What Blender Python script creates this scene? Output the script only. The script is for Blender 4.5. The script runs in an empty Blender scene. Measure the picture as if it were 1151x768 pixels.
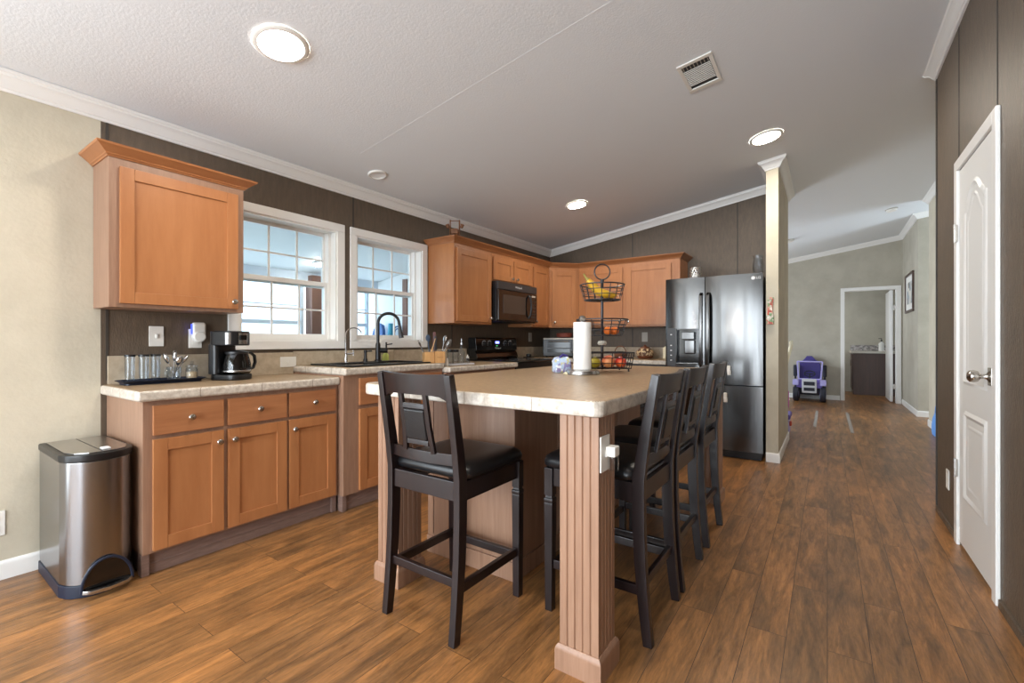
import bpy, bmesh, math, random
from mathutils import Vector, Matrix
random.seed(7)
S = bpy.context.scene
C = S.collection
PI = math.pi

# ------------------------------------------------------------------ camera, world, lights, exposure
cam = bpy.data.cameras.new('camera'); cam.lens = 16.0; cam.sensor_width = 36.0; cam.clip_start = 0.02
camo = bpy.data.objects.new('camera', cam); C.objects.link(camo)
TH = math.atan(354.5 / 511.6)
camo.location = (0, 0, 1.11); camo.rotation_euler = (PI / 2, 0, TH)
S.camera = camo
W = bpy.data.worlds.new('world'); S.world = W; W.use_nodes = True
_bg = W.node_tree.nodes['Background']; _bg.inputs[0].default_value = (0.74, 0.88, 1.0, 1); _bg.inputs[1].default_value = 1.7
S.view_settings.view_transform = 'Standard'; S.view_settings.look = 'None'
S.view_settings.exposure = 1.0; S.view_settings.gamma = 1.0; S.view_settings.use_curve_mapping = False
S.cycles.use_denoising = True
S.cycles.max_bounces = 10; S.cycles.diffuse_bounces = 6; S.cycles.glossy_bounces = 4
S.cycles.transmission_bounces = 8; S.cycles.transparent_max_bounces = 12
S.cycles.sample_clamp_indirect = 8.0

def area(name, loc, direction, sx, sy, power, col=(1, 1, 1)):
    l = bpy.data.lights.new(name, 'AREA'); l.shape = 'RECTANGLE'; l.size = sx; l.size_y = sy
    l.energy = power; l.color = col
    o = bpy.data.objects.new(name, l); C.objects.link(o); o.location = loc
    o.rotation_euler = Vector(direction).to_track_quat('-Z', 'Y').to_euler()
    return o
# daylight entering by the windows of the room (behind the viewer, the far room, the sun room), plus an added rear fill
for _x in (-2.50, -1.55, -.60): area('daylight_rear_window', (_x, -3.17, 1.27), (0, 1, 0.05), .62, 1.9, 27, (0.83, 0.92, 1.0))  # unseen windows, split into tall strips to streak the refrigerator reflection
area('fill_rear_right', (.17, -3.17, 1.10), (0, 1, 0.05), .60, 2.0, 26, (0.82, 0.91, 1.0))  # unseen fill added to brighten the right side of island and stools
area('daylight_rear_left_door', (-3.20, -1.6, 1.20), (1, 0, 0.05), 2.0, 2.1, 44, (0.82, 0.91, 1.0))
area('daylight_far_window', (-3.22, 8.1, 1.35), (1, 0, 0.1), 2.6, 1.6, 54, (0.84, 0.92, 1.0))
area('daylight_entry', (2.42, 8.5, 1.3), (-1, 0, 0), 0.7, 1.6, 5, (0.80, 0.90, 1.0))
area('daylight_bath_window', (-0.70, 11.8, 1.5), (1, 0.1, 0), 0.9, 0.9, 7, (0.95, 0.98, 1.0))
area('daylight_sun_room', (-5.90, 2.4, 1.45), (1, 0, 0.15), 5.0, 1.1, 14, (0.78, 0.90, 1.0))
LAMP = 110.0     # emission of each ceiling lamp

# ------------------------------------------------------------------ materials
def lin(c):
    return tuple(((v / 255) / 12.92 if v <= 10 else (((v / 255) + .055) / 1.055) ** 2.4) for v in c)
def nodes(name):
    m = bpy.data.materials.new(name); m.use_nodes = True
    return m, m.node_tree, m.node_tree.nodes['Principled BSDF']
def mat(name, col, rough=.5, metal=0, var=None, bump=None, trans=0, coat=0, spec=None, alpha=None, ior=None):
    m, t, b = nodes(name)
    b.inputs['Base Color'].default_value = (*lin(col), 1)
    b.inputs['Roughness'].default_value = rough; b.inputs['Metallic'].default_value = metal
    b.inputs['Transmission Weight'].default_value = trans; b.inputs['Coat Weight'].default_value = coat
    if spec is not None: b.inputs['Specular IOR Level'].default_value = spec
    if ior: b.inputs['IOR'].default_value = ior
    tc = t.nodes.new('ShaderNodeTexCoord')
    if var:
        col2, scale, stretch, lo, hi = var
        mp = t.nodes.new('ShaderNodeMapping'); mp.inputs['Scale'].default_value = stretch
        t.links.new(tc.outputs['Object'], mp.inputs['Vector'])
        n = t.nodes.new('ShaderNodeTexNoise'); n.inputs['Scale'].default_value = scale; n.inputs['Detail'].default_value = 6
        n.inputs['Roughness'].default_value = .62
        t.links.new(mp.outputs['Vector'], n.inputs['Vector'])
        r = t.nodes.new('ShaderNodeValToRGB')
        r.color_ramp.elements[0].position = lo; r.color_ramp.elements[1].position = hi
        r.color_ramp.elements[0].color = (*lin(col2), 1); r.color_ramp.elements[1].color = (*lin(col), 1)
        t.links.new(n.outputs['Fac'], r.inputs['Fac']); t.links.new(r.outputs['Color'], b.inputs['Base Color'])
    if bump:
        scale, strength, stretch = bump
        mp2 = t.nodes.new('ShaderNodeMapping'); mp2.inputs['Scale'].default_value = stretch
        t.links.new(tc.outputs['Object'], mp2.inputs['Vector'])
        n2 = t.nodes.new('ShaderNodeTexNoise'); n2.inputs['Scale'].default_value = scale; n2.inputs['Detail'].default_value = 3
        t.links.new(mp2.outputs['Vector'], n2.inputs['Vector'])
        bp = t.nodes.new('ShaderNodeBump'); bp.inputs['Strength'].default_value = strength; bp.inputs['Distance'].default_value = .01
        t.links.new(n2.outputs['Fac'], bp.inputs['Height']); t.links.new(bp.outputs['Normal'], b.inputs['Normal'])
    return m
def emit(name, col, s):
    m, t, b = nodes(name)
    b.inputs['Base Color'].default_value = (*lin(col), 1)
    b.inputs['Emission Color'].default_value = (*lin(col), 1); b.inputs['Emission Strength'].default_value = s
    return m
def glassmat(name, tint=(255, 255, 255), refl=.10):
    # clear glass: mostly transparent with a fresnel reflection
    m, t, b = nodes(name); t.nodes.remove(b)
    out = t.nodes['Material Output']; tr = t.nodes.new('ShaderNodeBsdfTransparent'); gl = t.nodes.new('ShaderNodeBsdfGlossy')
    tr.inputs[0].default_value = (*lin(tint), 1); gl.inputs['Roughness'].default_value = .02
    lw = t.nodes.new('ShaderNodeLayerWeight'); lw.inputs[0].default_value = .25
    ma = t.nodes.new('ShaderNodeMath'); ma.operation = 'MULTIPLY_ADD'; ma.inputs[1].default_value = .40; ma.inputs[2].default_value = refl * .4
    mx = t.nodes.new('ShaderNodeMixShader')
    t.links.new(lw.outputs['Fresnel'], ma.inputs[0]); t.links.new(ma.outputs[0], mx.inputs[0])
    t.links.new(tr.outputs[0], mx.inputs[1]); t.links.new(gl.outputs[0], mx.inputs[2]); t.links.new(mx.outputs[0], out.inputs[0])
    return m

def floor_mat():
    m, t, b = nodes('laminate_planks'); N = t.nodes; L = t.links
    tc = N.new('ShaderNodeTexCoord'); sep = N.new('ShaderNodeSeparateXYZ'); cmb = N.new('ShaderNodeCombineXYZ')
    L.new(tc.outputs['Object'], sep.inputs[0]); L.new(sep.outputs['Y'], cmb.inputs['X']); L.new(sep.outputs['X'], cmb.inputs['Y'])
    br = N.new('ShaderNodeTexBrick'); br.offset = .37; br.inputs['Scale'].default_value = 1.0
    br.inputs['Brick Width'].default_value = 1.22; br.inputs['Row Height'].default_value = .127
    br.inputs['Mortar Size'].default_value = .0012; br.inputs['Mortar Smooth'].default_value = .3; br.inputs['Bias'].default_value = 0
    br.inputs['Color1'].default_value = (0, 0, 0, 1); br.inputs['Color2'].default_value = (1, 1, 1, 1); br.inputs['Mortar'].default_value = (.5, .5, .5, 1)
    L.new(cmb.outputs[0], br.inputs['Vector'])
    # each plank shifts the grain along its length
    sc = N.new('ShaderNodeVectorMath'); sc.operation = 'SCALE'; sc.inputs['Scale'].default_value = 9.0
    L.new(br.outputs['Color'], sc.inputs[0])
    ad = N.new('ShaderNodeVectorMath'); ad.operation = 'ADD'; L.new(tc.outputs['Object'], ad.inputs[0]); L.new(sc.outputs[0], ad.inputs[1])
    def grain(sx, sy, scale, detail, lo, hi, c0, c1):
        mp = N.new('ShaderNodeMapping'); mp.inputs['Scale'].default_value = (sx, sy, 1); L.new(ad.outputs[0], mp.inputs['Vector'])
        n = N.new('ShaderNodeTexNoise'); n.inputs['Scale'].default_value = scale; n.inputs['Detail'].default_value = detail; n.inputs['Roughness'].default_value = .70; n.inputs['Distortion'].default_value = .7
        L.new(mp.outputs[0], n.inputs['Vector'])
        r = N.new('ShaderNodeValToRGB'); r.color_ramp.elements[0].position = lo; r.color_ramp.elements[1].position = hi
        r.color_ramp.elements[0].color = c0; r.color_ramp.elements[1].color = c1
        L.new(n.outputs['Fac'], r.inputs['Fac']); return r
    base = grain(5, .9, 1.6, 10, .36, .64, (*lin((122, 89, 57)), 1), (*lin((186, 131, 78)), 1))
    streak = grain(15, 1.9, 1.9, 10, .38, .58, (.50, .50, .51, 1), (1, 1, 1, 1))
    fine = grain(110, 9, 1.5, 5, .34, .66, (.58, .58, .58, 1), (1.08, 1.08, 1.08, 1))
    def mul(a, bb, f):
        x = N.new('ShaderNodeMix'); x.data_type = 'RGBA'; x.blend_type = 'MULTIPLY'; x.inputs[0].default_value = f
        L.new(a, x.inputs[6]); L.new(bb, x.inputs[7]); return x.outputs[2]
    c = mul(base.outputs[0], streak.outputs[0], .8); c = mul(c, fine.outputs[0], .6)
    tone = N.new('ShaderNodeValToRGB'); tone.color_ramp.elements[0].color = (.84, .85, .87, 1); tone.color_ramp.elements[1].color = (1.08, 1.02, .95, 1)
    L.new(br.outputs['Color'], tone.inputs[0]); c = mul(c, tone.outputs[0], 1)
    seam = N.new('ShaderNodeMix'); seam.data_type = 'RGBA'; L.new(br.outputs['Fac'], seam.inputs[0]); L.new(c, seam.inputs[6])
    seam.inputs[7].default_value = (*lin((62, 44, 30)), 1)
    L.new(seam.outputs[2], b.inputs['Base Color'])
    b.inputs['Roughness'].default_value = .34; b.inputs['Specular IOR Level'].default_value = .5
    bp = N.new('ShaderNodeBump'); bp.inputs['Strength'].default_value = .12; bp.inputs['Distance'].default_value = .004
    L.new(streak.outputs[0], bp.inputs['Height']); L.new(bp.outputs[0], b.inputs['Normal'])
    return m
def ceiling_mat():
    m = mat('ceiling_texture', (226, 230, 234), .9, bump=(90, .12, (1, 1, 1)))
    return m
def edge_mat():
    # pale edge tiles of the worktops with a thin seam every 30 cm
    m = mat('worktop_edge', (208, 200, 188), .34, var=((166, 154, 140), 40, (1, 1, 1), .30, .60)); t = m.node_tree; N = t.nodes; L = t.links
    b = N['Principled BSDF']; src = b.inputs['Base Color'].links[0].from_socket
    tc = N.new('ShaderNodeTexCoord'); sp = N.new('ShaderNodeSeparateXYZ'); L.new(tc.outputs['Object'], sp.inputs[0])
    a = N.new('ShaderNodeMath'); a.operation = 'ADD'; L.new(sp.outputs[0], a.inputs[0]); L.new(sp.outputs[1], a.inputs[1])
    w = N.new('ShaderNodeMath'); w.operation = 'WRAP'; w.inputs[1].default_value = .305; w.inputs[2].default_value = 0; L.new(a.outputs[0], w.inputs[0])
    l = N.new('ShaderNodeMath'); l.operation = 'LESS_THAN'; l.inputs[1].default_value = .0035; L.new(w.outputs[0], l.inputs[0])
    x = N.new('ShaderNodeMix'); x.data_type = 'RGBA'; L.new(l.outputs[0], x.inputs[0]); L.new(src, x.inputs[6]); x.inputs[7].default_value = (*lin((132, 118, 102)), 1)
    L.new(x.outputs[2], b.inputs['Base Color']); return m
def mosaic_mat():
    m, t, b = nodes('mosaic_tile'); N = t.nodes; L = t.links
    tc = N.new('ShaderNodeTexCoord'); v = N.new('ShaderNodeTexVoronoi'); v.inputs['Scale'].default_value = 34; L.new(tc.outputs['Object'], v.inputs['Vector'])
    r = N.new('ShaderNodeValToRGB'); e = r.color_ramp.elements; e[0].color = (*lin((60, 48, 44)), 1); e[1].color = (*lin((190, 182, 176)), 1)
    L.new(v.outputs['Color'], r.inputs[0]); L.new(r.outputs[0], b.inputs['Base Color']); b.inputs['Roughness'].default_value = .25
    return m
def pattern_mat(name, cols, scale):
    m, t, b = nodes(name); N = t.nodes; L = t.links
    tc = N.new('ShaderNodeTexCoord'); v = N.new('ShaderNodeTexVoronoi'); v.inputs['Scale'].default_value = scale; L.new(tc.outputs['Object'], v.inputs['Vector'])
    r = N.new('ShaderNodeValToRGB'); r.color_ramp.interpolation = 'CONSTANT'; e = r.color_ramp.elements
    while len(e) < len(cols): e.new(.5)
    for i, c in enumerate(cols): e[i].position = .18 + .64 * i / len(cols) if i else 0; e[i].color = (*lin(c), 1)
    L.new(v.outputs['Color'], r.inputs[0]); L.new(r.outputs[0], b.inputs['Base Color']); b.inputs['Roughness'].default_value = .55
    return m

M = {}
M['floor'] = floor_mat(); M['ceiling'] = ceiling_mat()
M['beige'] = mat('beige_paint', (204, 196, 177), .8, var=((190, 182, 163), 3, (1, 1, 1), .35, .65), bump=(60, .12, (1, 1, 1)))
M['beige_far_light'] = mat('beige_far_light_paint', (186, 181, 167), .8, var=((174, 168, 154), 3, (1, 1, 1), .35, .65), bump=(60, .12, (1, 1, 1)))  # wall beige with the greyer far-room light put into its colour
M['dark_wall'] = mat('charcoal_vinyl_panel', (102, 87, 72), .5, var=((86, 74, 62), 40, (1, 1, .25), .3, .7), bump=(160, .25, (1, 1, .3)))
M['seam'] = mat('panel_batten', (62, 56, 50), .6)
M['white_trim'] = mat('white_trim', (236, 235, 232), .38)
M['white_door'] = mat('white_door_paint', (232, 232, 230), .42)
M['white_plastic'] = mat('white_plastic', (232, 230, 224), .4)
M['almond'] = mat('grey_almond_plate', (176, 170, 160), .45)
M['wood'] = mat('honey_maple', (178, 121, 77), .36, var=((160, 103, 63), 2.6, (5, 5, .7), .30, .70), bump=(9, .03, (6, 6, .6)), coat=.15)
M['wood_h'] = mat('honey_maple_across', (170, 115, 76), .36, var=((148, 95, 62), 2.6, (5, .7, 9), .32, .66), coat=.15)
M['frame_wood'] = mat('pinkish_maple_laminate', (156, 122, 100), .42, var=((138, 106, 86), 6, (9, 9, .8), .3, .7))
M['toe'] = mat('toe_kick_laminate', (136, 112, 102), .45, var=((116, 94, 86), 6, (2, 2, 16), .3, .7))
M['crown_wood'] = mat('crown_maple', (168, 112, 70), .36, var=((146, 92, 56), 4, (1, 1, 6), .3, .7), coat=.15)
M['panel_wood'] = mat('island_laminate', (162, 126, 102), .42, var=((136, 102, 80), 5, (8, 8, .5), .28, .72))
M['worktop'] = mat('worktop_laminate', (172, 147, 116), .36, var=((140, 117, 90), 60, (1, .6, 1), .30, .68))
M['edge'] = edge_mat()
M['splash'] = mat('backsplash_laminate', (196, 182, 160), .35, var=((168, 152, 130), 18, (1, 1, 1), .3, .68))
M['espresso'] = mat('espresso_wood', (32, 17, 17), .34, var=((20, 12, 12), 5, (6, 6, .6), .3, .7), coat=.1)
M['leather'] = mat('black_vinyl', (22, 22, 24), .30, bump=(220, .12, (1, 1, 1)))
M['steel'] = mat('brushed_steel', (176, 174, 172), .27, 1, bump=(60, .02, (30, 30, .15)))
M['can_steel'] = mat('can_steel', (150, 150, 152), .25, 1, bump=(60, .02, (30, 30, .15)))
M['dark_steel'] = mat('dark_stainless', (88, 87, 86), .17, 1, bump=(2.6, .16, (3.0, 3.0, .22)))
M['nickel'] = mat('brushed_nickel', (196, 192, 186), .25, 1)
M['chrome'] = mat('chrome', (220, 220, 222), .1, 1)
M['black'] = mat('black_plastic', (20, 20, 22), .35)
M['black_gloss'] = mat('black_gloss', (10, 10, 11), .12, coat=.4)
M['charcoal'] = mat('charcoal_plastic', (48, 49, 52), .4)
M['iron'] = mat('oil_rubbed_iron', (62, 60, 62), .38, .7)
M['navy_plastic'] = mat('dark_blue_black_plastic', (20, 30, 50), .4)
M['glass'] = glassmat('clear_glass', (246, 249, 252), .05); M['carafe_glass'] = glassmat('carafe_glass', (150, 150, 154), .12); M['pane'] = glassmat('window_glass', (246, 252, 255), .06)
M['smoke_glass'] = mat('dark_oven_glass', (28, 26, 25), .12, spec=.3)
M['mw_window'] = mat('microwave_mesh_window', (62, 56, 52), .2)
M['paper'] = mat('paper_towel', (238, 236, 232), .9, bump=(150, .2, (1, 1, 1)))
M['banana'] = mat('banana_skin', (232, 186, 48), .5, var=((214, 160, 36), 12, (1, 1, 1), .3, .6))
M['banana_tip'] = mat('banana_tip', (146, 134, 60), .6)
M['orange'] = mat('tangerine_peel', (226, 116, 40), .45, bump=(260, .2, (1, 1, 1)))
M['apple'] = mat('apple_skin', (226, 150, 92), .35, var=((196, 66, 60), 7, (1, 1, .6), .38, .6))
M['red_apple'] = mat('red_apple_skin', (232, 110, 50), .3, var=((196, 26, 44), 8, (1, 1, .6), .45, .62))
M['lemon'] = mat('green_yellow_peel', (186, 168, 52), .45)
M['pale_disc'] = mat('pale_enamel', (206, 202, 190), .4)
M['pouch'] = pattern_mat('printed_fabric', [(168, 190, 214), (222, 226, 232), (146, 136, 184), (198, 192, 140), (180, 196, 220)], 75)
M['terracotta'] = mat('terracotta', (140, 68, 52), .6)
M['pot_cream'] = mat('pot_cream', (214, 190, 150), .5, var=((92, 58, 40), 40, (1, 1, 1), .49, .54))
M['pot_brown'] = mat('pot_brown', (112, 62, 38), .5)
M['wicker'] = mat('brown_wicker', (122, 76, 52), .7, bump=(120, .5, (1, 1, 3)))
M['light_wood'] = mat('light_bamboo', (198, 152, 98), .5, var=((176, 128, 78), 8, (6, 6, .6), .3, .7))
M['rustic_wood'] = mat('rustic_wood', (132, 82, 44), .6, var=((96, 58, 30), 12, (1, 1, 1), .3, .7))
M['sand'] = mat('oat_flakes', (206, 178, 140), .9, bump=(90, .6, (1, 1, 1)))
M['green_soap'] = mat('yellow_green_soap', (196, 206, 110), .3)
M['purple'] = mat('purple_plastic', (106, 92, 178), .4)
M['lilac'] = mat('lilac_plastic', (170, 164, 220), .4)
M['dark_purple'] = mat('dark_purple', (70, 60, 134), .5)
M['tyre'] = mat('toy_tyre', (40, 42, 56), .6)
M['pale_grey'] = mat('pale_grey_plastic', (206, 208, 214), .4)
M['cream_paint'] = mat('cream_paint', (232, 222, 192), .45)
M['magenta'] = mat('magenta_cloth', (168, 54, 128), .8)
M['red_orange'] = mat('red_orange_plastic', (196, 78, 54), .5)
M['blue_cloth'] = mat('light_blue_cloth', (104, 160, 232), .7)
M['vanity'] = mat('dark_vanity_wood', (86, 64, 56), .45, var=((70, 52, 46), 4, (7, 7, .5), .3, .7))
M['vanity_top'] = mat('vanity_top', (196, 190, 178), .35); M['mosaic'] = mosaic_mat()
M['lamp'] = emit('lamp_diffuser', (255, 244, 228), LAMP)
M['lamp_off'] = mat('lamp_lens', (236, 236, 236), .3)
M['blue_led'] = emit('blue_display', (110, 120, 255), 2.5)
M['green_led'] = emit('green_display', (70, 200, 110), .6)
M['blue_glow'] = emit('blue_night_light', (60, 80, 255), 1.0)
M['sun_white'] = mat('sun_room_white', (226, 230, 232), .7)
M['sun_frame'] = mat('sun_room_frame', (208, 218, 230), .5)
M['brown_post'] = mat('brown_post', (112, 78, 66), .6)
M['deep_blue'] = mat('deep_blue_vinyl', (52, 92, 152), .5); M['slate'] = mat('slate_blue_nylon', (52, 68, 88), .45); M['maroon'] = mat('dark_red_handle', (84, 38, 38), .45); M['teal'] = mat('teal_foam', (58, 148, 176), .6)
M['art'] = pattern_mat('art_print', [(196, 200, 204), (150, 160, 168), (222, 220, 210), (120, 118, 112)], 9)
M['card'] = pattern_mat('printed_cards', [(198, 190, 176), (176, 84, 70), (120, 150, 108), (226, 220, 208), (206, 150, 130)], 45)
M['dark_vent'] = mat('vent_dark', (54, 54, 56), .7)
M['tape'] = mat('grey_tape', (150, 140, 130), .6)
M['picture_frame'] = mat('picture_frame_wood', (74, 52, 44), .4)
M['label_white'] = mat('pale_marking', (214, 214, 216), .5)
M['grass'] = mat('outdoor_ground', (206, 204, 190), .9)

# ------------------------------------------------------------------ builders
OFF = {}
class MB:
    def __init__(s): s.bm = bmesh.new()
    def _add(s, t, Mx=None, mi=0):
        if Mx is not None: bmesh.ops.transform(t, matrix=Mx, verts=t.verts)
        for f in t.faces: f.material_index = mi
        me = bpy.data.meshes.new('tmp'); t.to_mesh(me); t.free(); s.bm.from_mesh(me); bpy.data.meshes.remove(me); return s
    def box(s, x0, x1, y0, y1, z0, z1, b=0, mi=0, Mx=None, seg=2):
        t = bmesh.new(); bmesh.ops.create_cube(t, size=1)
        bmesh.ops.transform(t, matrix=Matrix.Translation(((x0 + x1) / 2, (y0 + y1) / 2, (z0 + z1) / 2)) @ Matrix.Diagonal((abs(x1 - x0), abs(y1 - y0), abs(z1 - z0), 1)), verts=t.verts)
        if b: bmesh.ops.bevel(t, geom=t.edges[:], offset=min(b, .49 * min(abs(x1 - x0), abs(y1 - y0), abs(z1 - z0))), segments=seg, affect='EDGES', profile=.5)
        return s._add(t, Mx, mi)
    def prism(s, poly, a, b, axis='z', bev=0, mi=0, Mx=None):
        t = bmesh.new()
        def P(p, h): return {'z': (p[0], p[1], h), 'y': (p[0], h, p[1]), 'x': (h, p[0], p[1])}[axis]
        lo = [t.verts.new(P(p, a)) for p in poly]; hi = [t.verts.new(P(p, b)) for p in poly]; n = len(poly)
        t.faces.new(lo); t.faces.new(hi[::-1])
        for i in range(n): t.faces.new((lo[i], hi[i], hi[(i + 1) % n], lo[(i + 1) % n]))
        bmesh.ops.recalc_face_normals(t, faces=t.faces)
        if bev: bmesh.ops.bevel(t, geom=t.edges[:], offset=bev, segments=2, affect='EDGES', profile=.5)
        return s._add(t, Mx, mi)
    def lathe(s, prof, c=(0, 0, 0), n=24, mi=0, Mx=None, cap=True):
        t = bmesh.new(); rings = []
        for r, z in prof:
            if r < 1e-6: rings.append([t.verts.new((c[0], c[1], c[2] + z))])
            else: rings.append([t.verts.new((c[0] + r * math.cos(2 * PI * i / n), c[1] + r * math.sin(2 * PI * i / n), c[2] + z)) for i in range(n)])
        for A, B in zip(rings, rings[1:]):
            for i in range(n):
                j = (i + 1) % n
                if len(A) == 1 and len(B) == 1: break
                if len(A) == 1: t.faces.new((A[0], B[i], B[j]))
                elif len(B) == 1: t.faces.new((A[i], A[j], B[0]))
                else: t.faces.new((A[i], A[j], B[j], B[i]))
        if cap:
            for R in (rings[0], rings[-1]):
                if len(R) > 2: t.faces.new(R)
        bmesh.ops.recalc_face_normals(t, faces=t.faces)
        return s._add(t, Mx, mi)
    def tube(s, pts, r, n=8, closed=False, mi=0, Mx=None):
        t = bmesh.new(); P = [Vector(p) for p in pts]; k = len(P); R = r if isinstance(r, (list, tuple)) else [r] * k
        rings = []; up = None
        for i in range(k):
            if closed: d = (P[(i + 1) % k] - P[i - 1]).normalized()
            else: d = (P[min(i + 1, k - 1)] - P[max(i - 1, 0)]).normalized()
            if up is None:
                up = Vector((0, 0, 1)) if abs(d.z) < .9 else Vector((1, 0, 0))
            u = (up - d * up.dot(d)).normalized(); v = d.cross(u); up = u
            rings.append([t.verts.new(P[i] + (u * math.cos(2 * PI * j / n) + v * math.sin(2 * PI * j / n)) * R[i]) for j in range(n)])
        for i in range(k if closed else k - 1):
            A, B = rings[i], rings[(i + 1) % k]
            for j in range(n): t.faces.new((A[j], A[(j + 1) % n], B[(j + 1) % n], B[j]))
        if not closed: t.faces.new(rings[0]); t.faces.new(rings[-1])
        bmesh.ops.recalc_face_normals(t, faces=t.faces)
        return s._add(t, Mx, mi)
    def bar(s, pts, w, d, side=(1, 0, 0), bev=.003, mi=0, Mx=None):
        # rectangular section swept along pts; w along `side`, d along the other direction
        t = bmesh.new(); P = [Vector(p) for p in pts]; k = len(P); rings = []; sd = Vector(side).normalized()
        W_ = w if isinstance(w, (list, tuple)) else [w] * k; D_ = d if isinstance(d, (list, tuple)) else [d] * k
        for i in range(k):
            di = (P[min(i + 1, k - 1)] - P[max(i - 1, 0)]).normalized(); v = di.cross(sd).normalized(); u = v.cross(di).normalized()
            rings.append([t.verts.new(P[i] + u * W_[i] / 2 * a + v * D_[i] / 2 * b) for a, b in ((-1, -1), (1, -1), (1, 1), (-1, 1))])
        for A, B in zip(rings, rings[1:]):
            for j in range(4): t.faces.new((A[j], A[(j + 1) % 4], B[(j + 1) % 4], B[j]))
        t.faces.new(rings[0]); t.faces.new(rings[-1])
        bmesh.ops.recalc_face_normals(t, faces=t.faces)
        if bev:
            ed = [e for e in t.edges if len(e.link_faces) == 2 and e.calc_face_angle(0) > .8]
            bmesh.ops.bevel(t, geom=ed, offset=bev, segments=2, affect='EDGES', profile=.5)
        return s._add(t, Mx, mi)
    def mould(s, p0, p1, out, prof, m0=0, m1=0, mi=0):
        t = bmesh.new(); a, b = Vector(p0), Vector(p1); d = (b - a).normalized(); o = Vector(out)
        A = [t.verts.new(a + o * q + Vector((0, 0, u)) + d * (m0 * q)) for q, u in prof]
        B = [t.verts.new(b + o * q + Vector((0, 0, u)) + d * (m1 * q)) for q, u in prof]; n = len(prof)
        for i in range(n): t.faces.new((A[i], A[(i + 1) % n], B[(i + 1) % n], B[i]))
        t.faces.new(A); t.faces.new(B[::-1]); bmesh.ops.recalc_face_normals(t, faces=t.faces)
        return s._add(t, None, mi)
    def sphere(s, c, r, sc=(1, 1, 1), mi=0, n=16):
        t = bmesh.new(); bmesh.ops.create_uvsphere(t, u_segments=n, v_segments=max(8, n * 2 // 3), radius=r)
        return s._add(t, Matrix.Translation(c) @ Matrix.Diagonal((*sc, 1)), mi)
    def build(s, name, mats, parent=None, smooth=True, ang=40):
        o_ = OFF.get(parent, Vector((0, 0, 0)))
        if parent is not None: bmesh.ops.translate(s.bm, vec=-o_, verts=s.bm.verts)
        me = bpy.data.meshes.new(name); s.bm.to_mesh(me); s.bm.free()
        for m in (mats if isinstance(mats, (list, tuple)) else [mats]): me.materials.append(M[m] if isinstance(m, str) else m)
        if smooth:
            for p in me.polygons: p.use_smooth = True
            me.set_sharp_from_angle(angle=math.radians(ang))
        o = bpy.data.objects.new(name, me); C.objects.link(o)
        if smooth and ang <= 40:
            wn = o.modifiers.new('weighted_normal', 'WEIGHTED_NORMAL'); wn.keep_sharp = True; wn.weight = 80
        if parent is not None: o.parent = parent; OFF[o] = o_
        else: OFF[o] = Vector((0, 0, 0))
        return o
def tag(o, label, cat, group=None):
    o['label'] = label; o['category'] = cat
    if group: o['group'] = group
    return o
def thing(name, label, cat, loc=(0, 0, 0), group=None):
    o = bpy.data.objects.new(name, None); C.objects.link(o); o.location = loc; o.empty_display_size = .1
    OFF[o] = Vector(loc); return tag(o, label, cat, group)
def struct(o): o['kind'] = 'structure'; return o
def recentre(o, p):
    # put a single-mesh thing's origin at p
    p = Vector(p); o.data.transform(Matrix.Translation(-p)); o.location = p; OFF[o] = p; return o
def solo(mb, name, mats, label, cat, base, group=None, ang=40):
    return tag(recentre(mb.build(name, mats, None, True, ang), base), label, cat, group)
def dup(root, loc, rz=None, label=None):
    def cp(o, par):
        c = o.copy(); C.objects.link(c)
        if par: c.parent = par
        for ch in list(o.children): cp(ch, c)
        return c
    r = cp(root, None); r.location = loc
    if rz is not None: r.rotation_euler = (0, 0, rz)
    if label: r['label'] = label
    return r
def text(body, name, size, Mx, m, parent, ext=.0006):
    cu = bpy.data.curves.new(name, 'FONT'); cu.body = body; cu.size = size; cu.extrude = ext; cu.align_x = 'CENTER'; cu.align_y = 'CENTER'
    cu.materials.append(M[m]); tmp = bpy.data.objects.new(name, cu); C.objects.link(tmp)
    bpy.context.view_layer.update(); me = bpy.data.meshes.new_from_object(tmp.evaluated_get(bpy.context.evaluated_depsgraph_get()))
    bpy.data.objects.remove(tmp); me.name = name; o = bpy.data.objects.new(name, me); C.objects.link(o); o.parent = parent
    o.matrix_local = Matrix.Translation(-OFF[parent]) @ Mx; return o
def plane_mx(origin, u, n):
    # local X = u (width), Y = n (outward), Z = up
    u = Vector(u).normalized(); n = Vector(n).normalized()
    return Matrix(((u.x, n.x, 0, origin[0]), (u.y, n.y, 0, origin[1]), (0, 0, 1, origin[2]), (0, 0, 0, 1)))
def text_mx(origin, u, up):
    u = Vector(u).normalized(); up = Vector(up).normalized(); n = u.cross(up)
    return Matrix(((u.x, up.x, n.x, origin[0]), (u.y, up.y, n.y, origin[1]), (u.z, up.z, n.z, origin[2]), (0, 0, 0, 1)))
def ceil_z(x): return 2.362 + .15 * (x + 3.17)
XA, YB, XR = -3.17, 5.50, .595        # left wall, back wall of the kitchen, right wall

# ------------------------------------------------------------------ the setting
f = MB().box(-3.5, 2.6, -3.4, 13.0, -.10, 0).build('floor', 'floor'); struct(f)
c = MB().prism([(-3.35, ceil_z(-3.35)), (2.6, ceil_z(2.6)), (2.6, ceil_z(2.6) + .12), (-3.35, ceil_z(-3.35) + .12)], -3.4, 13.0, 'y').build('ceiling', 'ceiling', smooth=False); struct(c)
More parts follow.
